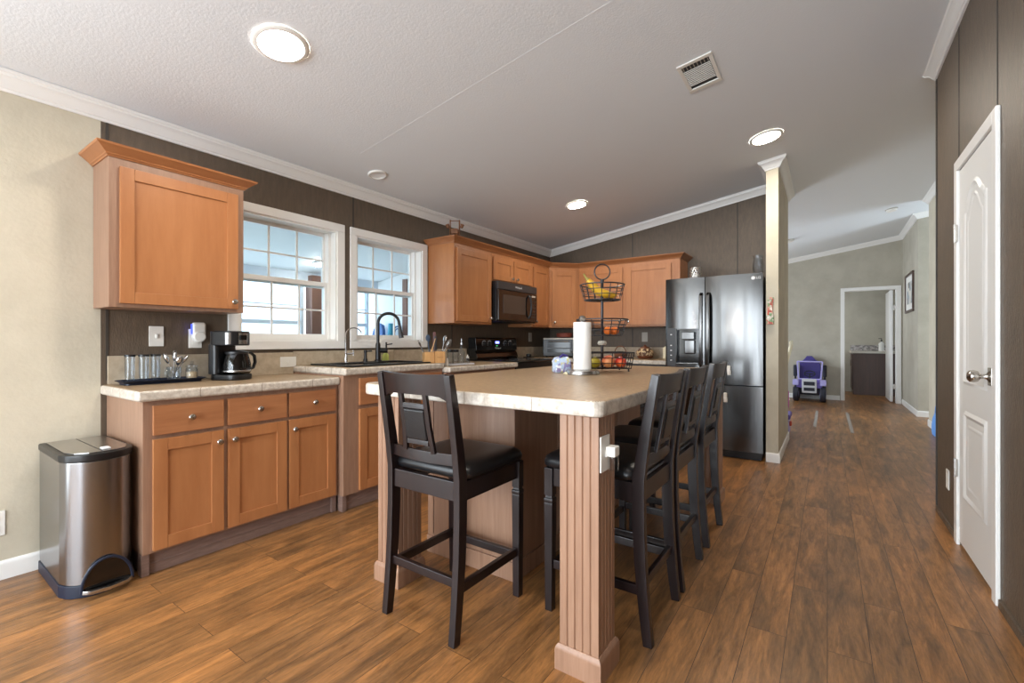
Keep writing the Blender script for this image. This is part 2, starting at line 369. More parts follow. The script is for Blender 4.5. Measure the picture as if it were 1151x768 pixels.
# joint between two ceiling sheets
cj = MB().prism([(-2.7, ceil_z(-2.7) + .001), (-.3, ceil_z(-.3) + .001), (-.3, ceil_z(-.3) - .0006), (-2.7, ceil_z(-2.7) - .0006)], 2.024, 2.034, 'y').build('trim_9', 'ceiling', smooth=False); struct(cj)
WT = ceil_z(XA)
def wallA(name, y0, y1, m, holes=()):
    b = MB(); x0 = XA - .16; ys = y0
    for (h0, h1, z0, z1) in holes:
        b.box(x0, XA, ys, h0, 0, WT); b.box(x0, XA, h0, h1, 0, z0); b.box(x0, XA, h0, h1, z1, WT); ys = h1
    b.box(x0, XA, ys, y1, 0, WT); return struct(b.build(name, m, smooth=False))
wallA('wall_left', -3.2, .742, 'beige', [(-2.6, -.6, .06, 2.08)])
W1, W2 = (1.425, 2.155), (2.335, 3.065)
WZ = (1.115, 1.975)
wallA('wall_left.001', .742, YB, 'dark_wall', [(*W1, *WZ), (*W2, *WZ)])
wallA('wall_left.002', YB + .12, 10.6, 'beige', [(6.9, 9.3, .7, 2.0)])
for i, y in enumerate((.762, 1.385, 2.316, 3.386, 4.60)):
    pass
b = MB()
for y in (.768, 2.306, 3.49):
    b.box(XA, XA + .003, y - .006, y + .006, 1.055 if y > 1 else .9, 2.29)
struct(b.build('trim_1', 'seam', smooth=False))
def wallpoly(x0, x1): return [(x0, 0), (x1, 0), (x1, ceil_z(x1) + .02), (x0, ceil_z(x0) + .02)]
struct(MB().prism(wallpoly(XA - .16, -.467), YB, YB + .12, 'y').build('wall_back', 'dark_wall', smooth=False))
b = MB()
for x in (-1.989, -.808):
    b.box(x - .006, x + .006, YB - .003, YB, .9, ceil_z(x) - .09)
struct(b.build('trim_2', 'seam', smooth=False))
struct(MB().prism(wallpoly(-.467, -.367), 4.80, 6.05, 'y').build('wall_wing', 'beige', smooth=False))
# right wall (closet) with door opening
DY0, DY1, DZ = 2.775, 3.435, 2.045
b = MB(); zt = ceil_z(XR) + .02
b.box(XR, XR + .12, -3.2, DY0, 0, zt).box(XR, XR + .12, DY1, 4.075, 0, zt).box(XR, XR + .12, DY0, DY1, DZ, zt)
b.box(XR + .12, 1.22, 3.975, 4.075, 0, zt)
struct(b.build('wall_right', 'dark_wall', smooth=False))
b = MB()
for y in (1.55, 2.765, 3.452): b.box(XR - .003, XR, y - .006, y + .006, .03 if y < 2 else DZ + .07, ceil_z(XR) - .09)
b.box(XR - .006, XR, 4.05, 4.075, .0, ceil_z(XR) - .09)
struct(b.build('trim_3', 'seam', smooth=False))
b = MB().box(XR - .010, XR, -3.0, DY0 - .06, 0, .035).box(XR - .010, XR, DY1 + .06, 4.05, 0, .035)
struct(b.build('baseboard_right', 'dark_wall', smooth=False))
# rooms beyond the closet
zt = ceil_z(1.3) + .04
struct(MB().box(1.10, 1.22, 4.075, 8.06, 0, ceil_z(1.1) + .02).build('wall_right.001', 'beige', smooth=False))
struct(MB().box(1.10, 1.22, 8.95, 10.6, 0, ceil_z(1.1) + .02).build('wall_right.002', 'beige_far_light', smooth=False))
struct(MB().box(1.22, 2.5, 8.95, 9.07, 0, ceil_z(2.5)).build('wall_entry', 'beige_far_light', smooth=False))
struct(MB().box(1.22, 2.5, 7.94, 8.06, 0, ceil_z(2.5)).build('wall_entry.001', 'beige', smooth=False))
FX0, FX1, FZ = .255, 1.02, 2.06
YF = 10.6
b = MB().prism(wallpoly(XA - .16, FX0), YF, YF + .12, 'y').prism(wallpoly(FX1, 1.4), YF, YF + .12, 'y')
b.prism([(FX0, FZ), (FX1, FZ), (FX1, ceil_z(FX1) + .02), (FX0, ceil_z(FX0) + .02)], YF, YF + .12, 'y')
struct(b.build('wall_far', 'beige_far_light', smooth=False))
struct(MB().prism(wallpoly(-.8, 2.2), 12.62, 12.72, 'y').build('wall_far.001', 'beige_far_light', smooth=False))
struct(MB().box(-.86, -.76, YF + .12, 12.62, 0, 2.8).build('wall_far.002', 'beige_far_light', smooth=False))
struct(MB().box(1.9, 2.0, YF + .12, 12.62, 0, 3.2).build('wall_far.003', 'beige_far_light', smooth=False))
# wall behind the viewer, its openings shaped for the rear lights
b = MB()
for x0, x1 in ((XA - .16, -2.85), (-2.15, -1.90), (-1.20, -.95), (-.25, -.15), (.50, XR + .12)): b.prism(wallpoly(x0, x1), -3.32, -3.2, 'y')
for x0, x1 in ((-2.85, -2.15), (-1.90, -1.20), (-.95, -.25)):
    b.box(x0, x1, -3.32, -3.2, 0, .28).prism([(x0, 2.26), (x1, 2.26), (x1, ceil_z(x1)), (x0, ceil_z(x0))], -3.32, -3.2, 'y')
b.prism([(-.15, 2.15), (.50, 2.15), (.50, ceil_z(.50)), (-.15, ceil_z(-.15))], -3.32, -3.2, 'y')  # unseen opening added for the rear fill light
struct(b.build('wall_rear', 'beige', smooth=False))

# crown mouldings, baseboards
CP = [(0, 0), (.011, 0), (.013, .012), (.019, .016), (.024, .026), (.034, .044), (.048, .056), (.056, .060), (.058, .070), (.064, .074), (.064, .088), (0, .088)]
def crown(name, segs):
    b = MB()
    for (p0, p1, out, m0, m1) in segs: b.mould(p0, p1, out, CP, m0, m1)
    return struct(b.build(name, 'white_trim', ang=25))
def cz(x): return ceil_z(x) - .082
crown('trim_4', [((XA, -3.2, cz(XA)), (XA, YB, cz(XA)), (1, 0, 0), 0, -1), ((XA, YB, cz(XA)), (-.467, YB, cz(-.467)), (0, -1, 0), 1, -1),
                 ((-.467, YB, cz(-.467)), (-.467, 4.80, cz(-.467)), (-1, 0, 0), 1, 1),
                 ((-.467, 4.80, cz(-.467)), (-.367, 4.80, cz(-.367)), (0, -1, 0), -1, 1),
                 ((-.367, 4.80, cz(-.367)), (-.367, 6.05, cz(-.367)), (1, 0, 0), -1, 1)])
crown('trim_5', [((XR, -3.2, cz(XR)), (XR, 4.075, cz(XR)), (-1, 0, 0), 0, 1), ((XR, 4.075, cz(XR)), (1.10, 4.075, cz(1.10)), (0, 1, 0), -1, -1),
                 ((1.10, 4.075, cz(1.1)), (1.10, 8.06, cz(1.1)), (-1, 0, 0), 1, 1), ((1.10, 8.06, cz(1.1)), (2.4, 8.06, cz(2.4)), (0, 1, 0), -1, 0)])
crown('trim_6', [((XA, YF, cz(XA)), (1.10, YF, cz(1.10)), (0, -1, 0), 1, -1), ((1.10, YF, cz(1.1)), (1.10, 8.95, cz(1.1)), (-1, 0, 0), 1, 1),
                 ((1.10, 8.95, cz(1.1)), (2.4, 8.95, cz(2.4)), (0, -1, 0), -1, 0), ((XA, YB + .12, cz(XA)), (XA, YF, cz(XA)), (1, 0, 0), 0, -1)])
BP = [(0, 0), (.013, 0), (.013, .068), (.009, .080), (.004, .086), (0, .086)]
def base(name, segs, m='white_trim', prof=BP):
    b = MB()
    for (p0, p1, out, m0, m1) in segs: b.mould(p0, p1, out, prof, m0, m1)
    return struct(b.build(name, m, ang=30))
base('baseboard_left', [((XA, -.54, 0), (XA, .735, 0), (1, 0, 0), 0, 0)])
base('baseboard_wing', [((-.467, 4.80, 0), (-.367, 4.80, 0), (0, -1, 0), -.0, 1), ((-.367, 4.80, 0), (-.367, 6.05, 0), (1, 0, 0), -1, 0)])
base('baseboard_far', [((XA, YF, 0), (FX0 - .06, YF, 0), (0, -1, 0), 0, 0), ((1.10, YF, 0), (1.10, 8.95, 0), (-1, 0, 0), 0, 1), ((1.10, 8.95, 0), (2.4, 8.95, 0), (0, -1, 0), -1, 0), ((1.1, 4.2, 0), (1.1, 8.06, 0), (-1, 0, 0), 0, 0)])

# windows over the sink
def window(name, y0, y1, co0, co1):
    z0, z1 = WZ; w = bpy.data.objects.new(name, None); C.objects.link(w); w.location = (XA, (y0 + y1) / 2, z0); OFF[w] = Vector(w.location); struct(w)
    b = MB(); x0, x1 = XA, XA + .016; zc0, zc1 = 1.055, 2.036     # casing
    b.box(x0, x1, co0, co1, z1, zc1, .004).box(x0, x1, co0, co1, zc0, z0, .004).box(x0, x1, co0, y0, z0, z1, .004).box(x0, x1, y1, co1, z0, z1, .004)
    b.build('casing', 'white_trim', w)
    b = MB(); xi = XA - .15; t = .012                              # jamb lining
    b.box(xi, XA + .004, y0, y0 + t, z0, z1).box(xi, XA + .004, y1 - t, y1, z0, z1).box(xi, XA + .004, y0 + t, y1 - t, z0, z0 + t).box(xi, XA + .004, y0 + t, y1 - t, z1 - t, z1)
    b.box(xi, XA - .06, y1 - t - .022, y1 - t, z0 + t, z1 - t, .002).box(xi, XA - .06, y0 + t, y0 + t + .022, z0 + t, z1 - t, .002)
    b.build('jamb', 'white_trim', w, smooth=False)
    ya, yb = y0 + t + .012, y1 - t - .012; zm = 1.548
    def sash(nm, xa, xb, za, zb, st):
        b = MB(); b.box(xa, xb, ya, ya + st, za, zb, .003).box(xa, xb, yb - st, yb, za, zb, .003).box(xa, xb, ya + st, yb - st, za, za + st + .006, .003).box(xa, xb, ya + st, yb - st, zb - st, zb, .003)
        s = b.build(nm, 'white_trim', w); g0, g1, h0, h1 = ya + st, yb - st, za + st + .006, zb - st
        m = MB(); xm = (xa + xb) / 2
        for k in (1, 2): m.box(xm - .006, xm + .008, g0 + (g1 - g0) * k / 3 - .006, g0 + (g1 - g0) * k / 3 + .006, h0, h1)
        m.box(xm - .0055, xm + .0075, g0, g1, (h0 + h1) / 2 - .006, (h0 + h1) / 2 + .006)
        m.build('muntins', 'white_trim', s, smooth=False)
        MB().box(xm - .002, xm + .002, g0, g1, h0, h1).build('pane', 'pane', s, smooth=False)
    sash('upper_sash', XA - .135, XA - .105, zm - .02, z1 - t, .026)
    sash('lower_sash', XA - .100, XA - .068, z0 + t, zm + .024, .034)
    return w
window('window_1', *W1, 1.362, 2.220); window('window_2', *W2, 2.272, 3.130)

# sun room seen through the windows
struct(MB().box(-9.5, -3.34, -3.4, 6.4, -.12, -.02).build('floor_sun_room', 'grass', smooth=False))
struct(MB().prism([(-6.3, 2.02), (-3.33, 2.47), (-3.33, 2.55), (-6.3, 2.10)], -2.0, 4.95, 'y').build('ceiling_sun_room', 'sun_white', smooth=False))
b = MB().box(-6.08, -5.96, -2, 4.8, -.02, .92).box(-6.08, -5.96, -2, 4.8, 1.955, 2.10)
struct(b.build('wall_sun_room', 'sun_frame', smooth=False))
b = MB(); b.box(-6.0, -3.34, 4.80, 4.92, -.02, .9).prism([(-6.0, .9), (-5.32, .9), (-5.32, 2.0), (-3.34, 2.0), (-3.34, 2.46), (-6.0, 2.06)], 4.80, 4.92, 'y').box(-4.5, -3.34, 4.80, 4.92, .9, 2.0)
struct(b.build('wall_sun_room.001', 'sun_white', smooth=False))
n = 3
for y0 in (-1.9, -.98, -.06, .86, 1.78, 2.70, 3.80):
    w = bpy.data.objects.new('window_%d' % n, None); n += 1; C.objects.link(w); w.location = (-6.02, y0, .92); OFF[w] = Vector(w.location); struct(w)
    y1 = y0 + .86; b = MB(); x0, x1 = -6.06, -6.0
    b.box(x0, x1, y0, y0 + .04, .92, 1.955).box(x0, x1, y1 - .04, y1, .92, 1.955).box(x0, x1, y0 + .04, y1 - .04, .92, .96).box(x0, x1, y0 + .04, y1 - .04, 1.915, 1.955).box(x0, x1, y0 + .04, y1 - .04, 1.345, 1.395)
    b.build('sash', 'sun_frame', w, smooth=False)
    m = MB()
    m.box(-6.03, -6.02, (y0 + y1) / 2 - .008, (y0 + y1) / 2 + .008, .96, 1.915).box(-6.031, -6.021, y0 + .04, y1 - .04, 1.60, 1.615).build('muntins', 'sun_frame', w, smooth=False)
    MB().box(-6.036, -6.033, y0 + .04, y1 - .04, .96, 1.915).build('pane', 'pane', w, smooth=False)
b = MB().box(-6.02, -5.86, 3.60, 3.76, -.02, 2.03, .004)
struct(b.build('trim_7', 'brown_post'))
b = MB().box(-5.34, -5.24, 4.76, 4.92, -.02, 2.06, .004).box(-4.55, -4.45, 4.76, 4.92, -.02, 2.06, .004).box(-5.24, -4.55, 4.77, 4.92, 1.94, 2.06, .004)
struct(b.build('trim_8', 'brown_post'))
t = thing('ceiling_light', 'lit lamp on the sun room ceiling, seen through the left window', 'ceiling lamp', (-5.48, 3.46, 2.13))
lm = Matrix.Translation((-5.48, 3.46, 2.142)) @ Matrix.Rotation(-.15, 4, 'Y')
MB().lathe([(.07, 0), (.07, -.016), (.062, -.02)], n=28, Mx=lm).build('lamp_rim', 'white_plastic', t)
MB().lathe([(.060, -.02), (.054, -.034), (.03, -.040), (0, -.042)], n=28, Mx=lm).build('lamp_diffuser', 'lamp', t)
def board(name, m, x, y, w, h, lean, label, cat='float'):
    t = bmesh.new(); k = 20
    poly = []
    for i in range(k): a = 2 * PI * i / k; poly.append((w / 2 * math.copysign(abs(math.cos(a)) ** .7, math.cos(a)), h / 2 + h / 2 * math.copysign(abs(math.sin(a)) ** .9, math.sin(a))))
    b = MB().prism(poly, -.03, .03, 'y', .008, Mx=Matrix.Translation((x, y, -.005)) @ Matrix.Rotation(lean, 4, 'X'))
    return solo(b, name, m, label, cat, (x, y, -.02))
board('bodyboard', 'deep_blue', -5.76, 4.46, .34, 1.42, -.16, 'deep blue board leaning in the sun room corner, beyond the right window', 'board')
solo(MB().tube([(-5.44, 4.50, -.01), (-5.43, 4.56, .7), (-5.42, 4.62, 1.38)], .045, 12), 'pool_noodle', 'teal', 'teal foam noodle leaning on the white sun room wall, beyond the right window', 'pool noodle', (-5.44, 4.5, -.02))
solo(MB().tube([(-5.40 + .10 * math.cos(a), 4.70 + .02 * math.sin(a), 1.22 + .12 * math.sin(a)) for a in [i * PI / 10 for i in range(20)]], .012, 8, True).tube([(-5.40 + .06 * math.cos(a), 4.715, 1.22 + .085 * math.sin(a)) for a in [i * PI / 10 for i in range(20)]], .010, 8, True).tube([(-5.40, 4.735, 1.33), (-5.40, 4.79, 1.335)], .008), 'hose_coil', 'deep_blue', 'coiled blue hose hanging on the white sun room wall, behind the black faucet', 'hose', (-5.4, 4.72, 1.1))
board('surfboard', 'deep_blue', -4.98, 4.60, .40, 1.50, -.10, 'blue pointed board in the sun room doorway, at the right edge of the right window', 'board')

# right-hand closet door
d = bpy.data.objects.new('door_1', None); C.objects.link(d); d.location = (XR, DY1, 0); OFF[d] = Vector(d.location); struct(d)
b = MB(); xa, xb = XR - .016, XR
b.box(xa, xb, DY0 - .052, DY0 + .006, 0, DZ + .056, .004).box(xa, xb, DY1 - .006, DY1 + .052, 0, DZ + .056, .004).box(xa, xb, DY0 + .006, DY1 - .006, DZ - .004, DZ + .056, .004)
b.build('door_casing', 'white_trim', d)
b = MB(); xs = XR - .004; y0, y1 = DY0 + .010, DY1 - .010
dl = b.box(xs, xs + .035, y0, y1, .022, DZ - .008, .002).build('door_leaf', 'white_door', d)
def arch_ring(y0, y1, z0, z1, rise, w):
    def loop(i):
        a0, a1, b0 = y0 + i, y1 - i, z0 + i; pts = [(a0, b0), (a1, b0)]
        n_ = 14
        for k in range(n_ + 1):
            q = k / n_; yy = a1 + (a0 - a1) * q; pts.append((yy, z1 - i + rise * (math.sin(PI * q) ** 1.6 if rise else 0)))
        return pts
    return loop(0), loop(w)
def ring(mb, outer, inner, x, dx):
    t = bmesh.new(); n_ = len(outer)
    O = [t.verts.new((x, p[0], p[1])) for p in outer]
    mid = [t.verts.new((x - dx, (p[0] + q[0]) / 2, (p[1] + q[1]) / 2)) for p, q in zip(outer, inner)]
    I = [t.verts.new((x, p[0], p[1])) for p in inner]
    for i in range(n_):
        j = (i + 1) % n_; t.faces.new((O[i], O[j], mid[j], mid[i])); t.faces.new((mid[i], mid[j], I[j], I[i]))
    mb._add(t)
b = MB()
for (z0, z1, r) in ((.885, 1.80, .11), (.28, .75, 0)):
    o_, i_ = arch_ring(y0 + .11, y1 - .11, z0, z1, r, .035); ring(b, o_, i_, xs, .008)
    o2, i2 = arch_ring(y0 + .175, y1 - .175, z0 + .065, z1 - .065, r, .022); ring(b, o2, i2, xs, .004)
b.build('panel_moulding', 'white_door', dl)
b = MB(); kx = Matrix.Translation((xs, y0 + .055, .955)) @ Matrix.Rotation(-PI / 2, 4, 'Y')
b.box(xs - .006, xs, y0 + .028, y0 + .082, .915, .995, .003)
b.lathe([(.024, .004), (.026, .008), (.013, .014), (.010, .024), (.012, .034), (.024, .042), (.028, .056), (.026, .068), (.016, .076), (0, .078)], n=20, Mx=kx)
b.build('door_knob', 'nickel', dl)
for z in (.42, 1.70):
    MB().box(XR - .024, XR - .010, DY1 - .012, DY1 + .006, z - .048, z + .048, .002).tube([(XR - .022, DY1 - .004, z - .05), (XR - .022, DY1 - .004, z + .05)], .006).build('hinge', 'nickel', d)
def outlet(name, Mx, label, w=.07, h=.115, kind='duplex', m='white_plastic', cat='outlet'):
    o = Mx.translation; t = thing(name, label, cat, tuple(o))
    MB().box(-w / 2, w / 2, 0, .006, -h / 2, h / 2, .002, Mx=Mx).build('cover_plate', m, t)
    if kind == 'duplex':
        for s in (-1, 1):
            MB().box(-.017, .017, .006, .0085, s * .024 - .014, s * .024 + .014, .004, Mx=Mx).build('socket', m, t)
    else:
        MB().box(-.006, .006, .006, .013, -.012, .012, .002, Mx=Mx).build('toggle', m, t)
    return t
NA = lambda y, z: plane_mx((XA, y, z), (0, 1, 0), (1, 0, 0))
NB = lambda x, z: plane_mx((x, YB, z), (1, 0, 0), (0, -1, 0))
outlet('light_switch', NA(.985, 1.140), 'white light switch plate under the left wall cabinet', kind='toggle', cat='switch')
outlet('wall_outlet', NA(1.180, 1.128), 'white outlet under the left wall cabinet, carrying the night light')
outlet('wall_outlet', plane_mx((XA + .014, 1.755, .965), (0, 1, 0), (1, 0, 0)), 'white outlet lying sideways on the backsplash, right of the coffee maker', .115, .072, 'toggle')
outlet('wall_outlet', NA(.365, .262), 'white outlet low on the beige wall, left of the trash can')
outlet('wall_outlet', NA(4.985, 1.165), 'outlet on the dark wall right of the stove, under the narrow wall cabinet', m='almond')
outlet('wall_outlet', NB(-1.835, 1.165), 'outlet on the dark back wall above the painted pot', m='almond')
outlet('wall_outlet', plane_mx((XR, 3.725, .285), (0, -1, 0), (-1, 0, 0)), 'white outlet low on the dark wall, left of the white door')
t = thing('night_light', 'white plug-in night light glowing blue at its side, under the wall cabinet', 'night light', (XA + .009, 1.190, 1.165))
Mx = NA(1.192, 1.165)
MB().box(-.036, .036, .009, .040, -.030, .062, .014, Mx=Mx, seg=4).lathe([(.034, .009), (.034, .038), (.028, .044), (0, .045)], n=24, Mx=Mx @ Matrix.Translation((0, 0, -.026)) @ Matrix.Rotation(-PI / 2, 4, 'X')).build('housing', 'white_plastic', t)
MB().box(-.039, -.0365, .014, .032, -.01, .05, .001, Mx=Mx).build('glow_strip', 'blue_glow', t)

# far doorway: casing, open door
d = bpy.data.objects.new('door_2', None); C.objects.link(d); d.location = (FX1, YF, 0); OFF[d] = Vector(d.location); struct(d)
b = MB(); b.box(FX0 - .05, FX0 + .012, YF - .016, YF + .13, 0, FZ + .052, .003).box(FX1 - .012, FX1 + .06, YF - .016, YF + .13, 0, FZ + .052, .003).box(FX0 + .012, FX1 - .012, YF - .016, YF + .13, FZ - .012, FZ + .052, .003)
b.build('door_casing', 'white_trim', d)
lf = MB().box(FX1 - .085, FX1 - .045, YF + .10, YF + .86, .02, FZ - .02, .003).build('door_leaf', 'white_door', d)
MB().tube([(FX1 - .085, YF + .80, .93), (FX1 - .13, YF + .80, .93), (FX1 - .135, YF + .74, .93), (FX1 - .135, YF + .69, .93)], .009).build('door_handle', 'nickel', lf)
for z in (.30, 1.72): MB().box(FX1 - .05, FX1 - .01, YF + .03, YF + .10, z - .045, z + .045, .002).build('hinge', 'nickel', d)

# ------------------------------------------------------------------ kitchen cabinets
def shaker(mb, x0, x1, z0, z1, Mx, st=.058, th=.019):
    mb.box(x0, x0 + st, 0, th, z0, z1, .0022, Mx=Mx).box(x1 - st, x1, 0, th, z0, z1, .0022, Mx=Mx)
    mb.box(x0 + st, x1 - st, 0, th - .0006, z0, z0 + st, .0022, Mx=Mx).box(x0 + st, x1 - st, 0, th - .0006, z1 - st, z1, .0022, Mx=Mx)
    mb.box(x0 + st - .004, x1 - st + .004, 0, th - .009, z0 + st - .004, z1 - st + .004, 0, Mx=Mx)
KN = [(.006, 0), (.006, .012), (.009, .016), (.015, .020), (.016, .024), (.013, .029), (.006, .031), (0, .0312)]
def knob(x, z, Mx, th, parent):
    MB().lathe(KN, n=16, Mx=Mx @ Matrix.Translation((x, th, z)) @ Matrix.Rotation(-PI / 2, 4, 'X')).build('knob', 'nickel', parent)
def cabinet(name, label, Mx, w, d, z0, z1, doors=(), drawers=(), toe=0, fw=.022, mats=('frame_wood', 'wood', 'wood_h'), foot=(), cat='cabinet'):
    o = Mx @ Vector((w / 2, -d / 2, z0 if not toe else 0)); t = thing(name, label, cat, tuple(o))
    zb = z0
    MB().box(0, w, -d, -.019, zb, z1, .0015, Mx=Mx).build('carcass', mats[0], t)
    # face frame with rails/stiles around the doors
    MB().box(0, w, -.019, 0, zb, z1, .0015, Mx=Mx).build('face_frame', mats[0], t)
    if toe:
        MB().box(.012, w - .012, -d, -.030, 0, zb - .0005, Mx=Mx).box(.02, w - .02, -.030, -.026, .045, .049, Mx=Mx).build('toe_kick', 'toe', t)
        for fx in foot: MB().box(fx - .016, fx + .016, -.060, -.012, 0, zb - .001, .003, Mx=Mx).build('foot', 'toe', t)
    for (x0, x1, a, b_, kx, kz) in doors:
        mb = MB(); shaker(mb, x0, x1, a, b_, Mx); dd = mb.build('door', mats[1], t)
        if kx is not None: knob(kx, kz, Mx, .019, dd)
    for (x0, x1, a, b_) in drawers:
        dd = MB().box(x0, x1, 0, .019, a, b_, .003, Mx=Mx).build('drawer', mats[2], t)
        knob((x0 + x1) / 2, (a + b_) / 2, Mx, .019, dd)
    return t
# left run, desk height (world y .765 .. 1.80)
ML = plane_mx((-2.63, .765, 0), (0, 1, 0), (1, 0, 0))
cabinet('base_cabinet', 'low wooden base cabinet with three drawers over three doors, beside the trash can', ML, 1.03, .535, .105, .828,
        doors=[(.036, .342, .118, .645, .316, .588), (.363, .682, .118, .645, .390, .588), (.698, 1.006, .118, .645, .724, .588)],
        drawers=[(.036, .342, .664, .806), (.363, .682, .664, .806), (.698, 1.006, .664, .806)], toe=1, foot=(.014, 1.012))
MS = plane_mx((-2.575, 1.80, 0), (0, 1, 0), (1, 0, 0))
cabinet('base_cabinet', 'taller base cabinet below the sink, with dividing face stiles', MS, .92, .59, .105, .888,
        doors=[(.115, .50, .118, .66, .47, .60), (.515, .90, .118, .66, .545, .60)], drawers=[(.115, .50, .685, .865), (.515, .90, .685, .865)], toe=1, foot=(.016,))
MS2 = plane_mx((-2.535, 2.725, 0), (0, 1, 0), (1, 0, 0))
cabinet('base_cabinet', 'base cabinet between the sink and the stove, under the bottles', MS2, .985, .63, .105, .858,
        doors=[(.03, .485, .118, .66, .45, .60), (.50, .955, .118, .66, .53, .60)], drawers=[(.03, .485, .685, .84), (.50, .955, .685, .84)], toe=1)
MC = plane_mx((-3.165, 4.90, 0), (1, 0, 0), (0, -1, 0))
cabinet('base_cabinet', 'base cabinet along the back wall, in the corner right of the stove', MC, 1.165, .58, .105, .862,
        doors=[(.70, 1.14, .118, .66, 1.10, .60)], drawers=[(.70, 1.14, .685, .845)], toe=1)

dw_ = thing('dishwasher', 'black dishwasher under the back counter, left of the refrigerator', 'dishwasher', (-1.69, 5.1, 0))
MB().box(-1.995, -1.392, 4.905, 5.46, .10, .860, .002).box(-1.985, -1.402, 4.95, 5.0, 0, .10).build('tub', 'black', dw_)
q_ = MB().box(-1.993, -1.394, 4.875, 4.904, .115, .745, .006).build('door', 'black_gloss', dw_)
MB().box(-1.993, -1.394, 4.872, 4.904, .750, .857, .006).build('control_panel', 'black', dw_)
MB().tube([(-1.93, 4.876, .715), (-1.92, 4.845, .715), (-1.47, 4.845, .715), (-1.46, 4.876, .715)], .010, 8).build('handle', 'black', q_)
def worktop(mb, x0, x1, y0, y1, z0, z1, b=.014):
    mb.box(x0, x1, y0, y1, z0, z1, b, seg=3)
def split_top(o):
    for p in o.data.polygons: p.material_index = 0 if p.normal.z > .9 else 1
b = MB(); worktop(b, XA, -2.60, .738, 1.797, .828, .880)
t = solo(b, 'countertop', ['worktop', 'edge'], 'low mottled beige worktop with pale tiled edge, under the coffee maker', 'countertop', (-2.88, 1.27, .828)); split_top(t)
bs = MB().box(XA + .001, XA + .013, .768, 1.797, .880, 1.032, .002).build('backsplash', 'splash', t)
b = MB(); worktop(b, XA, -2.55, 1.797, 2.722, .888, .937)
t = solo(b, 'countertop', ['worktop', 'edge'], 'raised beige worktop holding the black sink', 'countertop', (-2.86, 2.26, .888)); split_top(t)
MB().box(XA + .001, XA + .013, 1.798, 2.72, .937, 1.038, .002).build('backsplash', 'splash', t)
b = MB(); worktop(b, XA, -2.495, 2.723, 3.712, .858, .905)
t = solo(b, 'countertop', ['worktop', 'edge'], 'beige worktop a step lower, between sink and stove', 'countertop', (-2.83, 3.2, .858)); split_top(t)
MB().box(XA + .001, XA + .013, 2.724, 3.712, .905, 1.036, .002).build('backsplash', 'splash', t)
b = MB(); b.prism([(XA, 4.505), (-2.53, 4.505), (-2.53, 4.87), (-1.385, 4.87), (-1.385, YB), (XA, YB)], .862, .910, 'z', .010)
t = solo(b, 'countertop', ['worktop', 'edge'], 'corner worktop along the back wall, under the toaster oven', 'countertop', (-2.3, 5.2, .862)); split_top(t)
MB().box(XA + .001, XA + .013, 4.506, YB - .001, .910, 1.040, .002).box(XA + .013, -1.386, YB - .013, YB - .001, .910, 1.040, .002).build('backsplash', 'splash', t)

# wall cabinets
UZ0, UZ1 = 1.282, 2.030
MU = plane_mx((-2.910, .711, 0), (0, 1, 0), (1, 0, 0))
uc = cabinet('wall_cabinet', 'honey wood wall cabinet alone at the left, with a single wide door', MU, .630, .257, UZ0, UZ1, doors=[(.040, .592, 1.302, 1.985, .565, 1.345)])
WP = [(0, 0), (.006, 0), (.008, .006), (.014, .009), (.016, .015), (.021, .018), (.032, .027), (.048, .040), (.055, .044), (.058, .054), (0, .054)]
b = MB(); zc = 2.026; o_ = (1, 0, 0)
b.mould((XA + .003, .711, zc), (-2.910, .711, zc), (0, -1, 0), WP, 0, 1).mould((-2.910, .711, zc), (-2.910, 1.341, zc), (1, 0, 0), WP, -1, 1).mould((-2.910, 1.341, zc), (XA + .003, 1.341, zc), (0, 1, 0), WP, -1, 0)
b.box(XA + .003, -2.88, .69, 1.365, zc + .046, zc + .052)
b.build('cornice', 'crown_wood', uc, ang=25)
MA = plane_mx((-2.83, 3.145, 0), (0, 1, 0), (1, 0, 0))
wm = ('wood', 'wood', 'wood')
cabinet('wall_cabinet', 'honey wood wall cabinet right of the right window, with a single tall door', MA, .573, .335, UZ0, UZ1, doors=[(.028, .545, 1.302, 1.985, .52, 1.345)], mats=wm)
MM = plane_mx((-2.83, 3.72, 0), (0, 1, 0), (1, 0, 0))
cabinet('wall_cabinet', 'short two-door wall cabinet above the black microwave', MM, .76, .335, 1.735, UZ1, doors=[(.018, .374, 1.752, 1.985, .335, 1.785), (.386, .742, 1.752, 1.985, .425, 1.785)], mats=wm)
MN = plane_mx((-2.83, 4.482, 0), (0, 1, 0), (1, 0, 0))
cabinet('wall_cabinet', 'narrow wall cabinet between the microwave and the corner', MN, .405, .335, UZ0, UZ1, doors=[(.03, .375, 1.302, 1.985, .06, 1.345)], mats=wm)
# diagonal corner cabinet
dgo = Vector((-2.83, 4.89, 0)); dge = Vector((-2.56, 5.16, 0)); dw = (dge - dgo).length
MD = plane_mx((-2.83, 4.89, 0), (1, 1, 0), (1, -1, 0))
t = thing('wall_cabinet', 'diagonal corner wall cabinet with one door, above the toaster oven', 'cabinet', (-2.9, 5.2, UZ0))
MB().prism([(XA + .003, 4.89), (-2.84, 4.89), (-2.57, 5.16), (-2.57, YB - .003), (XA + .003, YB - .003)], UZ0, UZ1).build('carcass', 'wood', t, smooth=False)
MB().box(0, dw, -.015, 0, UZ0, UZ1, Mx=MD).build('face_frame', 'wood', t, smooth=False)
mb = MB(); shaker(mb, .035, dw - .035, 1.302, 1.985, MD); dd = mb.build('door', 'wood', t); knob(.062, 1.345, MD, .019, dd)
MBk = plane_mx((-2.558, 5.16, 0), (1, 0, 0), (0, -1, 0))
